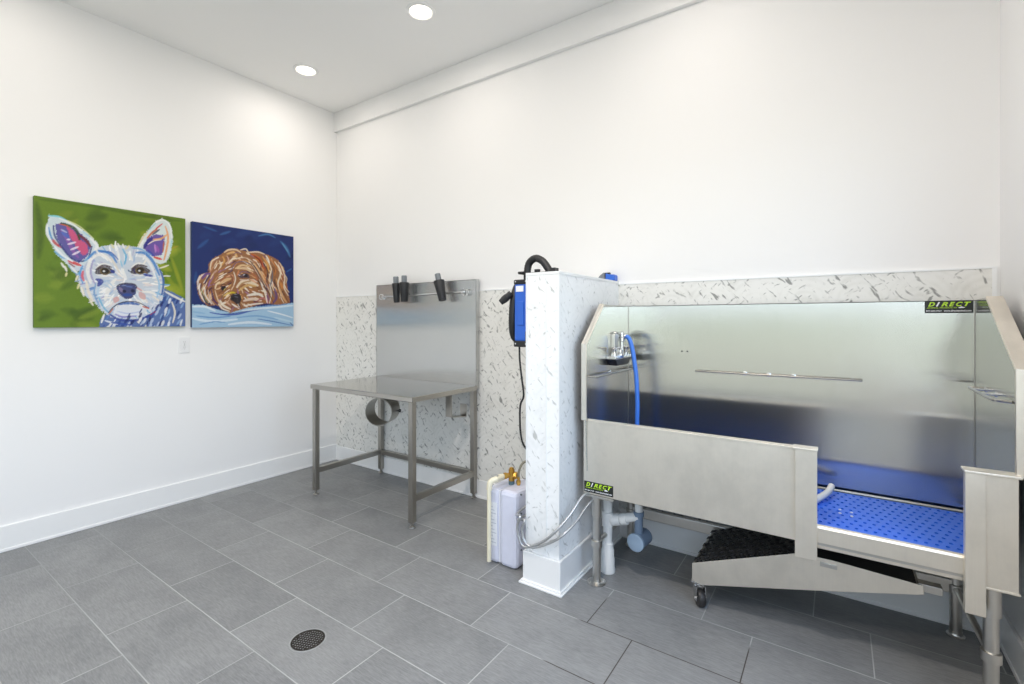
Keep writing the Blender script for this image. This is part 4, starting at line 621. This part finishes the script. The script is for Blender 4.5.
# ------------------------------------------------------------------ wall-hung pet dryer
t = thing('pet_dryer', 'blue wall-hung pet dryer with black hose on left face of marble half wall', 'dryer', (2.60, -.64, 1.18))
bm = BM(); box(bm, 2.552, 2.640, -.742, -.50, 1.215, 1.520); body = obj('housing', bm, 'dryer_blue', t, bevel=.012)
bm = BM(); box(bm, 2.578, 2.615, -.748, -.740, 1.30, 1.425); obj('handle_panel', bm, 'dryer_blue', body, bevel=.004)
bm = BM(); box(bm, 2.566, 2.612, -.7445, -.740, 1.475, 1.505); obj('rating_label', bm, 'white_ink', body)
bm = BM(); box(bm, 2.550, 2.643, -.744, -.50, 1.188, 1.220); box(bm, 2.622, 2.644, -.7455, -.70, 1.21, 1.27); obj('base', bm, 'black', body, bevel=.005)
bm = BM(); box(bm, 2.550, 2.643, -.744, -.50, 1.512, 1.538); obj('top_cap', bm, 'black', body, bevel=.006)
for z in (1.205, 1.527):
    for x in (2.565, 2.628): obj('screw', cyl(BM(), (x, -.7445, z), (x, -.748, z), .004, seg=10), 'chrome', body)
loop = []
for k in range(24):
    a = 2 * math.pi * k / 24
    loop.append((2.526 - .006 * math.sin(a * 2), -.665 + .048 * math.cos(a) , 1.365 + .140 * math.copysign(abs(math.sin(a)) ** .8, math.sin(a))))
loop.append(loop[0])
bm = BM(); tube(bm, loop, .021, 14, 6, .06, closed=True)
loop2 = [(x - .006, y + .012, 1.365 + (z - 1.365) * .72) for x, y, z in loop]
tube(bm, loop2, .019, 14, 6, .06, closed=True)
obj('coiled_hose', bm, 'black', t, smooth=True)
bm = BM(); lathe(bm, (2.512, -.735, 1.455), (-.70, -.30, -.62), [(.018, -.02), (.018, .008), (.020, .010), (.020, .030), (.016, .050), (.016, .054)], 20)
obj('nozzle', bm, 'black', t, smooth=True)
bm = BM(); tube(bm, [(2.608, -.70, 1.525), (2.608, -.70, 1.575), (2.620, -.70, 1.624), (2.658, -.70, 1.647), (2.700, -.70, 1.630), (2.730, -.70, 1.595), (2.745, -.70, 1.568)], .0185, 16, 8, .05)
obj('outlet_hose', bm, 'black', t, smooth=True)
bm = BM(); box(bm, 2.575, 2.790, -.735, -.62, SZ, SZ + .006); box(bm, 2.632, 2.640, -.735, -.62, 1.50, SZ + .006)
box(bm, 2.675, 2.700, -.738, -.72, SZ, SZ + .020); box(bm, 2.77, 2.795, -.738, -.70, SZ, SZ + .022); cyl(bm, (2.575, -.735, SZ + .008), (2.61, -.735, SZ + .008), .006, seg=8)
obj('wall_bracket', bm, 'black', t, bevel=.001)
bm = BM(); tube(bm, [(2.562, -.705, 1.20), (2.566, -.708, 1.12), (2.580, -.712, 1.03), (2.592, -.712, .955), (2.589, -.71, .92), (2.570, -.708, .88), (2.567, -.708, .80), (2.574, -.708, .72), (2.590, -.70, .665), (2.630, -.66, .60)], .0052, 10, 8)
obj('power_cord', bm, 'black', t, smooth=True)

# small tool on top of the half wall
t = thing('hand_tool', 'small blue and black tool lying on top of half wall near back wall', 'tool', (2.78, -.058, SZ))
bm = BM(); prism(bm, [(2.776, SZ), (2.838, SZ), (2.838, SZ + .032), (2.831, SZ + .038), (2.80, SZ + .040), (2.776, SZ + .048)], 'y', -.085, -.03); obj('body', bm, 'dryer_blue', t, bevel=.006)
bm = BM(); prism(bm, [(2.728, SZ), (2.778, SZ), (2.778, SZ + .048), (2.762, SZ + .052), (2.742, SZ + .038), (2.728, SZ + .022)], 'y', -.082, -.033); obj('head', bm, 'grey_tip', t, bevel=.006)
obj('tip', box(BM(), 2.700, 2.730, -.075, -.04, SZ, SZ + .020), 'black', t, bevel=.003)
obj('band', box(BM(), 2.773, 2.781, -.086, -.029, SZ, SZ + .049), 'black', t, bevel=.003)
obj('switch', box(BM(), 2.752, 2.80, -.066, -.048, SZ + .036, SZ + .053), 'black', t, bevel=.003)

# ------------------------------------------------------------------ dog wash tub
XL, XR, YB, YF = 2.908, 4.424, -.040, -.600
ZT, ZF, ZB = 1.412, .825, .455
tub = thing('dog_wash_tub', 'long stainless steel walk-in dog wash tub along the back wall', 'tub', (3.66, -.32, 0))
bm = BM(); box(bm, XL, XR, YB, YB + .004, .47, ZT); box(bm, XL, XR, YB, YB + .022, ZT - .003, ZT)
obj('back_panel', bm, 'steel_back', tub)
def side(name, x, d, pts, mat, fl, w):
    poly = [(YB, .47), (YB, ZT)] + pts + [(YF, .47)]
    bm = BM(); prism(bm, poly, 'x', x, x + d * .004)
    o = obj(name, bm, mat, tub)
    bm = BM(); edge = pts + [(YF - .012, ZF)]
    ribbon(bm, edge, 'x', x - d * .002, x + d * w, .012)
    obj('flange', bm, fl, o, bevel=.002)
    return o
for x in (XL + .001, XR - .001):
    obj('corner_seam', cyl(BM(), (x, YB - .001, .52), (x, YB - .001, ZT - .002), .0022, seg=8), 'steel_dark', tub)
side('left_panel', XL, -1, [(-.405, ZT), (-.622, 1.206), (-.622, ZF), (YF, ZF)][:3], 'steel_back', 'steel_front', .024)
side('right_panel', XR, 1, [(-.225, ZT + .004), (-.602, 1.165), (-.602, ZF)], 'steel_back', 'steel_front', .046)
obj('tub_floor', box(BM(), XL, XR, YF, YB, .455, .470), 'steel', tub)
DX0, DX1 = 3.882, 4.297
bm = BM(); box(bm, 2.886, 3.815, YF - .006, YF, ZB, ZF); box(bm, 2.886, 3.815, YF - .008, YF + .028, ZF - .010, ZF); box(bm, 2.886, 3.815, YF - .004, YF + .02, ZB, ZB + .006)
fp = obj('front_panel', bm, 'steel_front', tub, bevel=.0015)
obj('dark_inner_sheet', box(BM(), 2.912, 3.806, YF, YF + .004, .472, ZF - .012), 'steel_dark', fp)  # added dark sheet, so the back panel mirrors a dark band
obj('rear_ledge', box(BM(), XL, XR, YB - .014, YB, .508, .514), 'steel', tub)
bm = BM(); box(bm, 3.808, DX0, YF - .024, YF - .004, .398, ZF - .002); box(bm, 3.800, DX0 + .002, YF - .028, YF + .028, ZF - .004, ZF + .004)
obj('door_post', bm, 'steel_front', tub, bevel=.002)
bm = BM(); box(bm, DX1, 4.348, YF - .034, YF - .006, .352, ZF - .004); obj('door_post', bm, 'steel_front', tub, bevel=.002)
bm = BM(); box(bm, 4.340, 4.428, YF - .012, YF, .442, ZF - .003); box(bm, DX1 - .002, 4.432, YF - .036, YF + .026, ZF - .006, ZF + .003); box(bm, 4.340, 4.432, YF - .014, YF + .01, .438, .446)
obj('corner_panel', bm, 'steel_front', tub, bevel=.002)
bm = BM(); prism(bm, [(YF - .006, .466), (YF - .006, .522), (YF - .001, .530), (YF + .018, .530), (YF + .018, .526), (YF + .004, .522), (YF + .004, .466)], 'x', DX0 - .004, DX1 + .004)
prism(bm, [(YF + .006, .440), (YF + .006, .470), (YF + .016, .470), (YF + .016, .440)], 'x', DX0 - .06, DX1 + .05)
obj('door_sill', bm, 'steel_front', tub, bevel=.0015)
bm = BM(); box(bm, 3.0, 4.35, -.335, -.315, .42, .456); box(bm, 2.95, 4.38, -.07, -.055, .40, .456); obj('under_frame', bm, 'steel', tub)
for lx, ly in ((2.940, -.566), (4.372, -.566), (2.940, -.085), (4.357, -.085)):
    bm = BM(); cyl(bm, (lx, ly, .018), (lx, ly, .37), .0205, seg=24)
    lg = obj('leg', bm, 'steel', tub, smooth=True)
    obj('sleeve', lathe(BM(), (lx, ly, .335), (0, 0, 1), [(.0205, 0), (.026, .003), (.026, .120)], 24), 'steel', lg, smooth=True)
    obj('collar', lathe(BM(), (lx, ly, .182), (0, 0, 1), [(.0205, 0), (.0275, .002), (.0275, .034), (.0205, .036)], 24), 'steel', lg, smooth=True)
    fr = .046 if ly < -.3 else .030
    bm = BM(); lathe(bm, (lx, ly, 0), (0, 0, 1), [(fr, 0), (fr + .001, .003), (fr - .006, .006), (.022, .010), (.022, .020), (.0125, .022), (.0125, .03)], 28)
    for q in ((.7, 2.3, 3.9, 5.5) if fr > .04 else ()): cyl(bm, (lx + .035 * math.cos(q), ly + .035 * math.sin(q), .004), (lx + .035 * math.cos(q), ly + .035 * math.sin(q), .010), .005, seg=8)
    obj('flanged_foot', bm, 'steel', lg, smooth=True)
for a, b in (((2.940, -.566, .200), (2.940, -.085, .200)), ((4.372, -.566, .200), (4.357, -.085, .200))):
    bm = BM(); cyl(bm, a, b, .012, seg=16); obj('stretcher', bm, 'steel', tub, smooth=True)
bm = BM(); box(bm, 2.955, 4.345, -.100, -.070, .178, .234); obj('stretcher', bm, 'steel', tub, bevel=.003)
def tether(pts, posts, wall):
    bm = BM(); tube(bm, pts, .0052, 10, 6); r = obj('tether_bar', bm, 'steel_dark', tub, smooth=True)
    for p in posts:
        bm = BM(); q = V(p) + V(wall); cyl(bm, p, q, .005, seg=10); lathe(bm, q, -V(wall), [(.011, 0), (.011, .003), (.006, .005)], 14)
        obj('bar_mount', bm, 'chrome', r, smooth=True)
zz = 1.047
tether([(3.335, YB, zz), (3.337, YB - .016, zz), (3.350, YB - .020, zz), (3.99, YB - .020, zz), (4.003, YB - .016, zz), (4.005, YB, zz)],
       [(x, YB - .020, zz) for x in (3.545, 3.655, 3.765)], (0, .020, 0))
zz = 1.040
tether([(XL, -.575, zz), (XL + .028, -.572, zz), (XL + .034, -.55, zz), (XL + .034, -.10, zz), (XL + .028, -.08, zz), (XL, -.075, zz)],
       [(XL + .034, -.32, zz)], (-.034, 0, 0))
zz = 1.056
tether([(XR, -.165, zz), (XR - .030, -.168, zz), (XR - .040, -.19, zz), (XR - .040, -.50, zz), (XR - .030, -.535, zz), (XR, -.565, zz)],
       [(XR - .040, -.22, zz), (XR - .040, -.36, zz)], (.040, 0, 0))
for x in (3.222, 3.252): obj('rivet', cyl(BM(), (x, YB, 1.152), (x, YB - .003, 1.152), .0045, seg=10), 'slot', tub)

def text_mesh(s, size, shear=0., weight=0.):
    cu = bpy.data.curves.new('lettering', 'FONT'); cu.body = s; cu.size = size; cu.shear = shear; cu.offset = weight
    cu.align_x = 'LEFT'; cu.fill_mode = 'FRONT'; cu.resolution_u = 3
    o = bpy.data.objects.new('lettering', cu); COL.objects.link(o)
    bpy.context.view_layer.update()
    me = bpy.data.meshes.new_from_object(o.evaluated_get(bpy.context.evaluated_depsgraph_get()))
    bpy.data.objects.remove(o); bpy.data.curves.remove(cu); return me
def letters(parent, s, x0, x1, z0, z1, y, mat, shear=0., weight=0., name='lettering'):
    me = text_mesh(s, .1, shear, weight)
    xs = [v.co.x for v in me.vertices]; ys = [v.co.y for v in me.vertices]
    mx, MX, my, MY = min(xs), max(xs), min(ys), max(ys); b = origin_of(parent)
    for v in me.vertices:
        v.co = V((x0 + (v.co.x - mx) / (MX - mx) * (x1 - x0), y, z0 + (v.co.y - my) / (MY - my) * (z1 - z0))) - b
    me.materials.clear(); me.materials.append(M[mat])
    o = bpy.data.objects.new(name, me); COL.objects.link(o); o.parent = parent; return o
def sticker(x0, x1, z0, z1, y, label):
    W, H = x1 - x0, z1 - z0
    bm = BM(); box(bm, x0, x1, y, y + .0008, z0, z1); s = obj('sticker', bm, 'decal', tub); s['label'] = label
    e = y - .0006
    X = lambda f: x0 + f * W
    Z = lambda f: z0 + f * H
    for ch, a, b, m in (('D', .07, .22, 'lime'), ('I', .235, .325, 'white_ink'), ('R', .345, .49, 'lime'), ('E', .505, .635, 'lime'), ('C', .65, .79, 'lime'), ('T', .815, .955, 'lime')):
        letters(s, ch, X(a), X(b), Z(.55), Z(.92), e, m, .35, .004)
    letters(s, 'ANIMAL PRODUCTS', X(.04), X(.67), Z(.39), Z(.49), e, 'lime', .2, .002)
    bm = BM(); prism(bm, [(X(.69), Z(.44)), (X(.76), Z(.54)), (X(.84), Z(.44)), (X(.80), Z(.41)), (X(.72), Z(.40))], 'y', e, e + .0003); obj('logo_mark', bm, 'white_ink', s)
    letters(s, '877.309.7927', X(.03), X(.36), Z(.12), Z(.24), e, 'white_ink', 0, .002)
    letters(s, 'www.directanimal.com', X(.40), X(.96), Z(.12), Z(.27), e, 'white_ink', 0, .002)
obj('leg_bracket', box(BM(), 2.892, 3.046, YF - .008, YF + .06, .440, .452), 'steel', tub, bevel=.002)
sticker(4.263, 4.419, 1.358, 1.410, YB - .0010, 'black sticker with lime lettering at upper right of back panel')
sticker(2.890, 3.045, .463, .517, YF - .0072, 'black sticker with lime lettering at lower left of front panel')

# blue grate that lies in the tub
t = thing('tub_grate', 'bright blue perforated floor grate lying inside the dog wash tub', 'grate', (3.66, -.32, .470))
gx0, gx1, gy0, gy1, gz = XL + .012, XR - .020, -.578, -.085, .518
nx, ny = 50, 12
bm = BM(); perforated(bm, nx, ny, ((gx1 - gx0 - .015) / nx, (gy1 - gy0) / ny), (.0072, .0098), .012, lambda p: V((gx0 + p[0], gy0 + p[1], gz + p[2])), True)
obj('perforated_deck', bm, 'grate_blue', t)
bm = BM()
box(bm, gx0 - .003, gx1 + .003, gy0 - .004, gy0 + .001, gz - .022, gz); box(bm, gx0 - .003, gx1 + .003, gy1 - .001, gy1 + .004, gz - .022, gz)
for i in range(9): x = gx0 + (gx1 - gx0) * (i + .5) / 9; box(bm, x - .006, x + .006, gy0, gy1, .470, gz - .012)
obj('support_rib', bm, 'grate_blue', t)
for x, y in ((3.955, -.330), (3.995, -.340)):
    for dy_ in (0, -.045): obj('rivet', cyl(BM(), (x, y + dy_, gz - .002), (x, y + dy_, gz + .002), .0055, seg=10), 'white_ink', t)

# white sprayer hose end behind the post
t = tag(obj('sprayer_hose', tube(BM(), [(3.62, -.42, .532), (3.74, -.40, .532), (3.84, -.355, .533), (3.885, -.27, .540), (3.912, -.195, .548), (3.924, -.15, .562)], .0135, 14, 8), 'pvc', None, True, 0, (3.84, -.36, .53)),
        'white curved hose end lying on blue grate beside the left door post', 'hose')

# ------------------------------------------------------------------ faucet and blue hose
t = thing('faucet', 'chrome two-handle faucet mounted on left end panel of the tub', 'faucet', (XL, -.21, 1.10))
bm = BM(); box(bm, XL, XL + .055, -.372, -.135, 1.112, 1.132); obj('deck', bm, 'chrome', t, bevel=.006)
bm = BM(); prism(bm, [(-.340, 1.078), (-.180, 1.078), (-.137, 1.113), (-.370, 1.113)], 'x', XL + .002, XL + .053); obj('under_shadow', bm, 'black', t, bevel=.004)  # black block stands in for the shadowed recess under the deck
bm = BM(); box(bm, XL, XL + .022, -.305, -.245, 1.132, 1.250); cyl(bm, (XL + .012, -.275, 1.25), (XL + .012, -.275, 1.262), .011, seg=14); box(bm, XL, XL + .018, -.30, -.19, 1.238, 1.246)
obj('wall_column', bm, 'steel', t, bevel=.005)
bm = BM(); cyl(bm, (XL + .022, -.205, 1.13), (XL + .022, -.205, 1.215), .012, seg=16); lathe(bm, (XL + .022, -.205, 1.205), (0, 0, 1), [(.012, 0), (.019, .004), (.019, .020), (.014, .026), (.014, .040), (.020, .042), (.020, .052), (.008, .058)], 16)
cyl(bm, (XL + .022, -.205, 1.236), (XL + .046, -.195, 1.238), .010, seg=12)
obj('riser', bm, 'chrome', t, smooth=True)
for y in (-.335, -.16):
    bm = BM(); lathe(bm, (XL + .030, y, 1.132), (0, 0, 1), [(.018, 0), (.018, .012), (.013, .018), (.013, .034), (.016, .040), (.010, .046)], 16)
    tube(bm, [(XL + .030, y, 1.168), (XL + .050, y - .010, 1.172), (XL + .072, y - .020, 1.180)], .006, 10, 4)
    obj('handle', bm, 'chrome', t, smooth=True)
bm = BM(); lathe(bm, (XL + .030, -.25, 1.132), (0, 0, 1), [(.026, 0), (.026, .008), (.016, .014), (.016, .03)], 18); obj('center_body', bm, 'chrome', t, smooth=True)
bh = [(2.952, -.195, 1.236), (2.972, -.195, 1.220), (2.990, -.197, 1.165), (3.004, -.20, 1.09), (3.015, -.20, 1.00), (3.021, -.20, .86), (3.022, -.20, .72), (3.06, -.20, .60), (3.12, -.26, .537), (3.30, -.36, .533), (3.50, -.40, .533), (3.60, -.42, .532)]
tag(obj('water_hose', tube(BM(), bh, .0125, 14, 10), 'hose_blue', None, True, 0, bh[0]), 'bright blue hose hanging from faucet down into the tub', 'hose')

# ------------------------------------------------------------------ pull-out ramp under the tub
t = thing('ramp', 'stainless steel pull-out dog ramp with black mat under the tub', 'ramp', (3.8, -.30, 0))
RF, RB = -.504, -.100
sidepoly = [(3.390, .120), (3.390, .200), (3.815, .364), (3.93, .366), (4.205, .352), (4.208, .320), (3.941, .246), (3.430, .111)]
for name, y in (('side_plate', RF), ('side_plate', RB)):
    obj(name, prism(BM(), sidepoly, 'y', y, y + .005), 'steel_front', t, bevel=.001)
bm = BM()
prism(bm, [(3.391, .184), (3.815, .346), (4.20, .335), (4.20, .331), (3.815, .341), (3.391, .179)], 'y', RF + .004, RB + .001)
prism(bm, [(3.391, .120), (3.391, .196), (3.396, .196), (3.396, .120)], 'y', RF + .004, RB + .001)
obj('deck', bm, 'steel', t)
d = V((3.815 - 3.392, 0, .366 - .202)); Ld = d.length; ux = d.normalized(); uz = V((-ux.z, 0, ux.x)); o0 = V((3.396, RF + .006, .203))
mx_, my_ = 11, 9
bm = BM(); perforated(bm, mx_, my_, ((Ld - .018) / mx_, (RB - RF - .012) / my_), (.0135, .0155), .014, lambda p: o0 + ux * p[0] + V((0, 1, 0)) * p[1] + uz * (p[2] + .006), True)
obj('rubber_mat', bm, 'rubber', t)
bm = BM(); prism(bm, [(3.80, .350), (3.82, .356), (4.19, .344), (4.19, .338), (3.82, .347)], 'y', RF + .006, RB - .004); obj('lower_mat', bm, 'rubber', t)
obj('slot_plate', box(BM(), 3.888, 3.945, RF - .006, RF, .335, .352), 'steel', t, bevel=.001)
obj('slide_tab', box(BM(), 4.195, 4.262, RF + .02, RF + .06, .322, .350), 'steel', t, bevel=.001)
for cy in (-.470, -.135):
    cx = 3.412
    bm = BM(); box(bm, cx - .03, cx + .03, cy - .028, cy + .028, .108, .116)
    cyl(bm, (cx, cy, .092), (cx, cy, .110), .014, seg=16)
    axd = V((.82, .57, 0)); lat = V((-.57, .82, 0)); ctr = V((cx, cy, .040)) - lat * .014
    for s in (-1, 1):
        pA = ctr + axd * s * .020
        q = [pA + lat * .016 + V((0, 0, -.012)), pA - lat * .014 + V((0, 0, -.012)), V((cx, cy, .095)) + axd * s * .020 - lat * .026, V((cx, cy, .095)) + axd * s * .020 + lat * .026]
        vs = [bm.verts.new(v - axd * .0015) for v in q]; ws = [bm.verts.new(v + axd * .0015) for v in q]
        bm.faces.new(vs); bm.faces.new(ws[::-1])
        for i in range(4): bm.faces.new((vs[i], vs[(i + 1) % 4], ws[(i + 1) % 4], ws[i]))
    box(bm, cx - .018, cx + .018, cy - .018, cy + .018, .090, .098)
    cyl(bm, ctr - axd * .028, ctr + axd * .028, .006, seg=10)
    ca = obj('caster', bm, 'chrome', t)
    bm = BM(); lathe(bm, ctr - axd * .016, axd, [(.026, 0), (.036, .001), (.040, .007), (.040, .025), (.036, .031), (.026, .032)], 28)
    obj('wheel', bm, 'rubber', ca, smooth=True)

# ------------------------------------------------------------------ drain plumbing
t = thing('drain_pipe', 'white PVC drain pipe with blue-grey hair trap under left end of tub', 'pipe', (2.955, -.440, 0))
sx_, sy_ = 2.944, -.435
bm = BM()
lathe(bm, (sx_, sy_, 0), (0, 0, 1), [(.038, 0), (.040, .012), (.036, .030), (.036, .07), (.033, .080), (.033, .115), (.030, .12), (.030, .15), (.024, .155), (.024, .24), (.030, .242), (.030, .315), (.024, .318), (.024, .452)], 24)
obj('standpipe', bm, 'pvc', t, smooth=True)
ty_, tx_ = -.425, 3.108
bm = BM(); cyl(bm, (sx_, sy_, .270), (tx_ - .0, ty_, .326), .024, seg=18)
dv = (V((tx_, ty_, .318)) - V((sx_, sy_, .270))).normalized()
for h, L in ((.026, .045), (.078, .03)): cyl(bm, V((sx_, sy_, .270)) + dv * h, V((sx_, sy_, .270)) + dv * (h + L), .031, seg=18)
obj('cross_pipe', bm, 'pvc', t, smooth=True)
bm = BM(); cyl(bm, (tx_, ty_, .330), (tx_, ty_, .456), .0205, seg=18); obj('tail_pipe', bm, 'pvc', t, smooth=True)
bm = BM(); lathe(bm, (tx_, ty_, .20), (0, 0, 1), [(.021, 0), (.021, .125), (.026, .127), (.026, .15)], 20)
lathe(bm, (tx_ - .004, ty_ - .035, .202), (.12, 1, 0), [(.036, .004), (.041, .006), (.041, .105), (.030, .118)], 28)
obj('hair_trap', bm, 'grey_pvc', t, smooth=True)
bm = BM(); lathe(bm, (tx_ - .004, ty_ - .035, .202), (.12, 1, 0), [(.040, -.006), (.0445, -.004), (.0445, .010), (.041, .011)], 28); obj('trap_cap', bm, plain('pale_blue_grey_cap', (.27, .36, .47), .5), t, smooth=True)

# ------------------------------------------------------------------ daylight and sky
w = bpy.data.worlds.new('sky'); scene.world = w; w.use_nodes = True
nt = w.node_tree; nt.nodes.clear()
out = nt.nodes.new('ShaderNodeOutputWorld'); bg = nt.nodes.new('ShaderNodeBackground')
tc = nt.nodes.new('ShaderNodeTexCoord'); sp = nt.nodes.new('ShaderNodeSeparateXYZ'); cr = nt.nodes.new('ShaderNodeValToRGB')
mr = nt.nodes.new('ShaderNodeMapRange'); mr.inputs[1].default_value = -1; mr.inputs[2].default_value = 1
nt.links.new(tc.outputs['Generated'], sp.inputs[0]); nt.links.new(sp.outputs[2], mr.inputs[0]); nt.links.new(mr.outputs[0], cr.inputs[0])
el = cr.color_ramp.elements
el[0].position = 0; el[0].color = (.34, .34, .33, 1)
el[1].position = 1; el[1].color = (.60, .80, 1.18, 1)
for p, c in ((.40, (.42, .43, .42, 1)), (.47, (.50, .52, .48, 1)), (.497, (.50, .545, .49, 1)), (.525, (.86, .96, 1.08, 1)), (.62, (.73, .89, 1.13, 1))):
    e = el.new(p); e.color = c
nt.links.new(cr.outputs[0], bg.inputs[0]); bg.inputs[1].default_value = 5.2
nt.links.new(bg.outputs[0], out.inputs[0])
def portal(loc, rot, w_, h_):
    pl = bpy.data.lights.new('window_portal', 'AREA'); pl.shape = 'RECTANGLE'; pl.size = w_; pl.size_y = h_
    pl.cycles.is_portal = True
    po = bpy.data.objects.new('window_portal', pl); COL.objects.link(po); po.location = loc; po.rotation_euler = rot
portal(((WX0 + WX1) / 2, FY - .16, (WZ0 + WZ1) / 2), (math.radians(90), 0, 0), WX1 - WX0, WZ1 - WZ0)
portal((RX + .16, (SY0 + SY1) / 2, (SZ0 + SZ1) / 2), (math.radians(90), 0, math.radians(90)), SY1 - SY0, SZ1 - SZ0)

# ------------------------------------------------------------------ camera
cam = bpy.data.cameras.new('camera'); co = bpy.data.objects.new('camera', cam); COL.objects.link(co)
cam.sensor_width = 36; cam.lens = 474.5591 / 1024 * 36; cam.shift_y = -(342 - 319.97) / 1024; cam.clip_start = .02
co.location = (3.9471, -2.7922, 1.3281); co.rotation_euler = (math.radians(90), 0, .6015)
scene.camera = co
scene.view_settings.view_transform = 'Standard'; scene.view_settings.look = 'None'
scene.view_settings.gamma = 1; scene.view_settings.use_curve_mapping = False
scene.view_settings.exposure = -0.2
cy_ = scene.cycles
cy_.max_bounces = 12; cy_.diffuse_bounces = 6; cy_.glossy_bounces = 6; cy_.transparent_max_bounces = 8
cy_.caustics_reflective = False; cy_.caustics_refractive = False
cy_.sample_clamp_indirect = 6; cy_.use_denoising = True
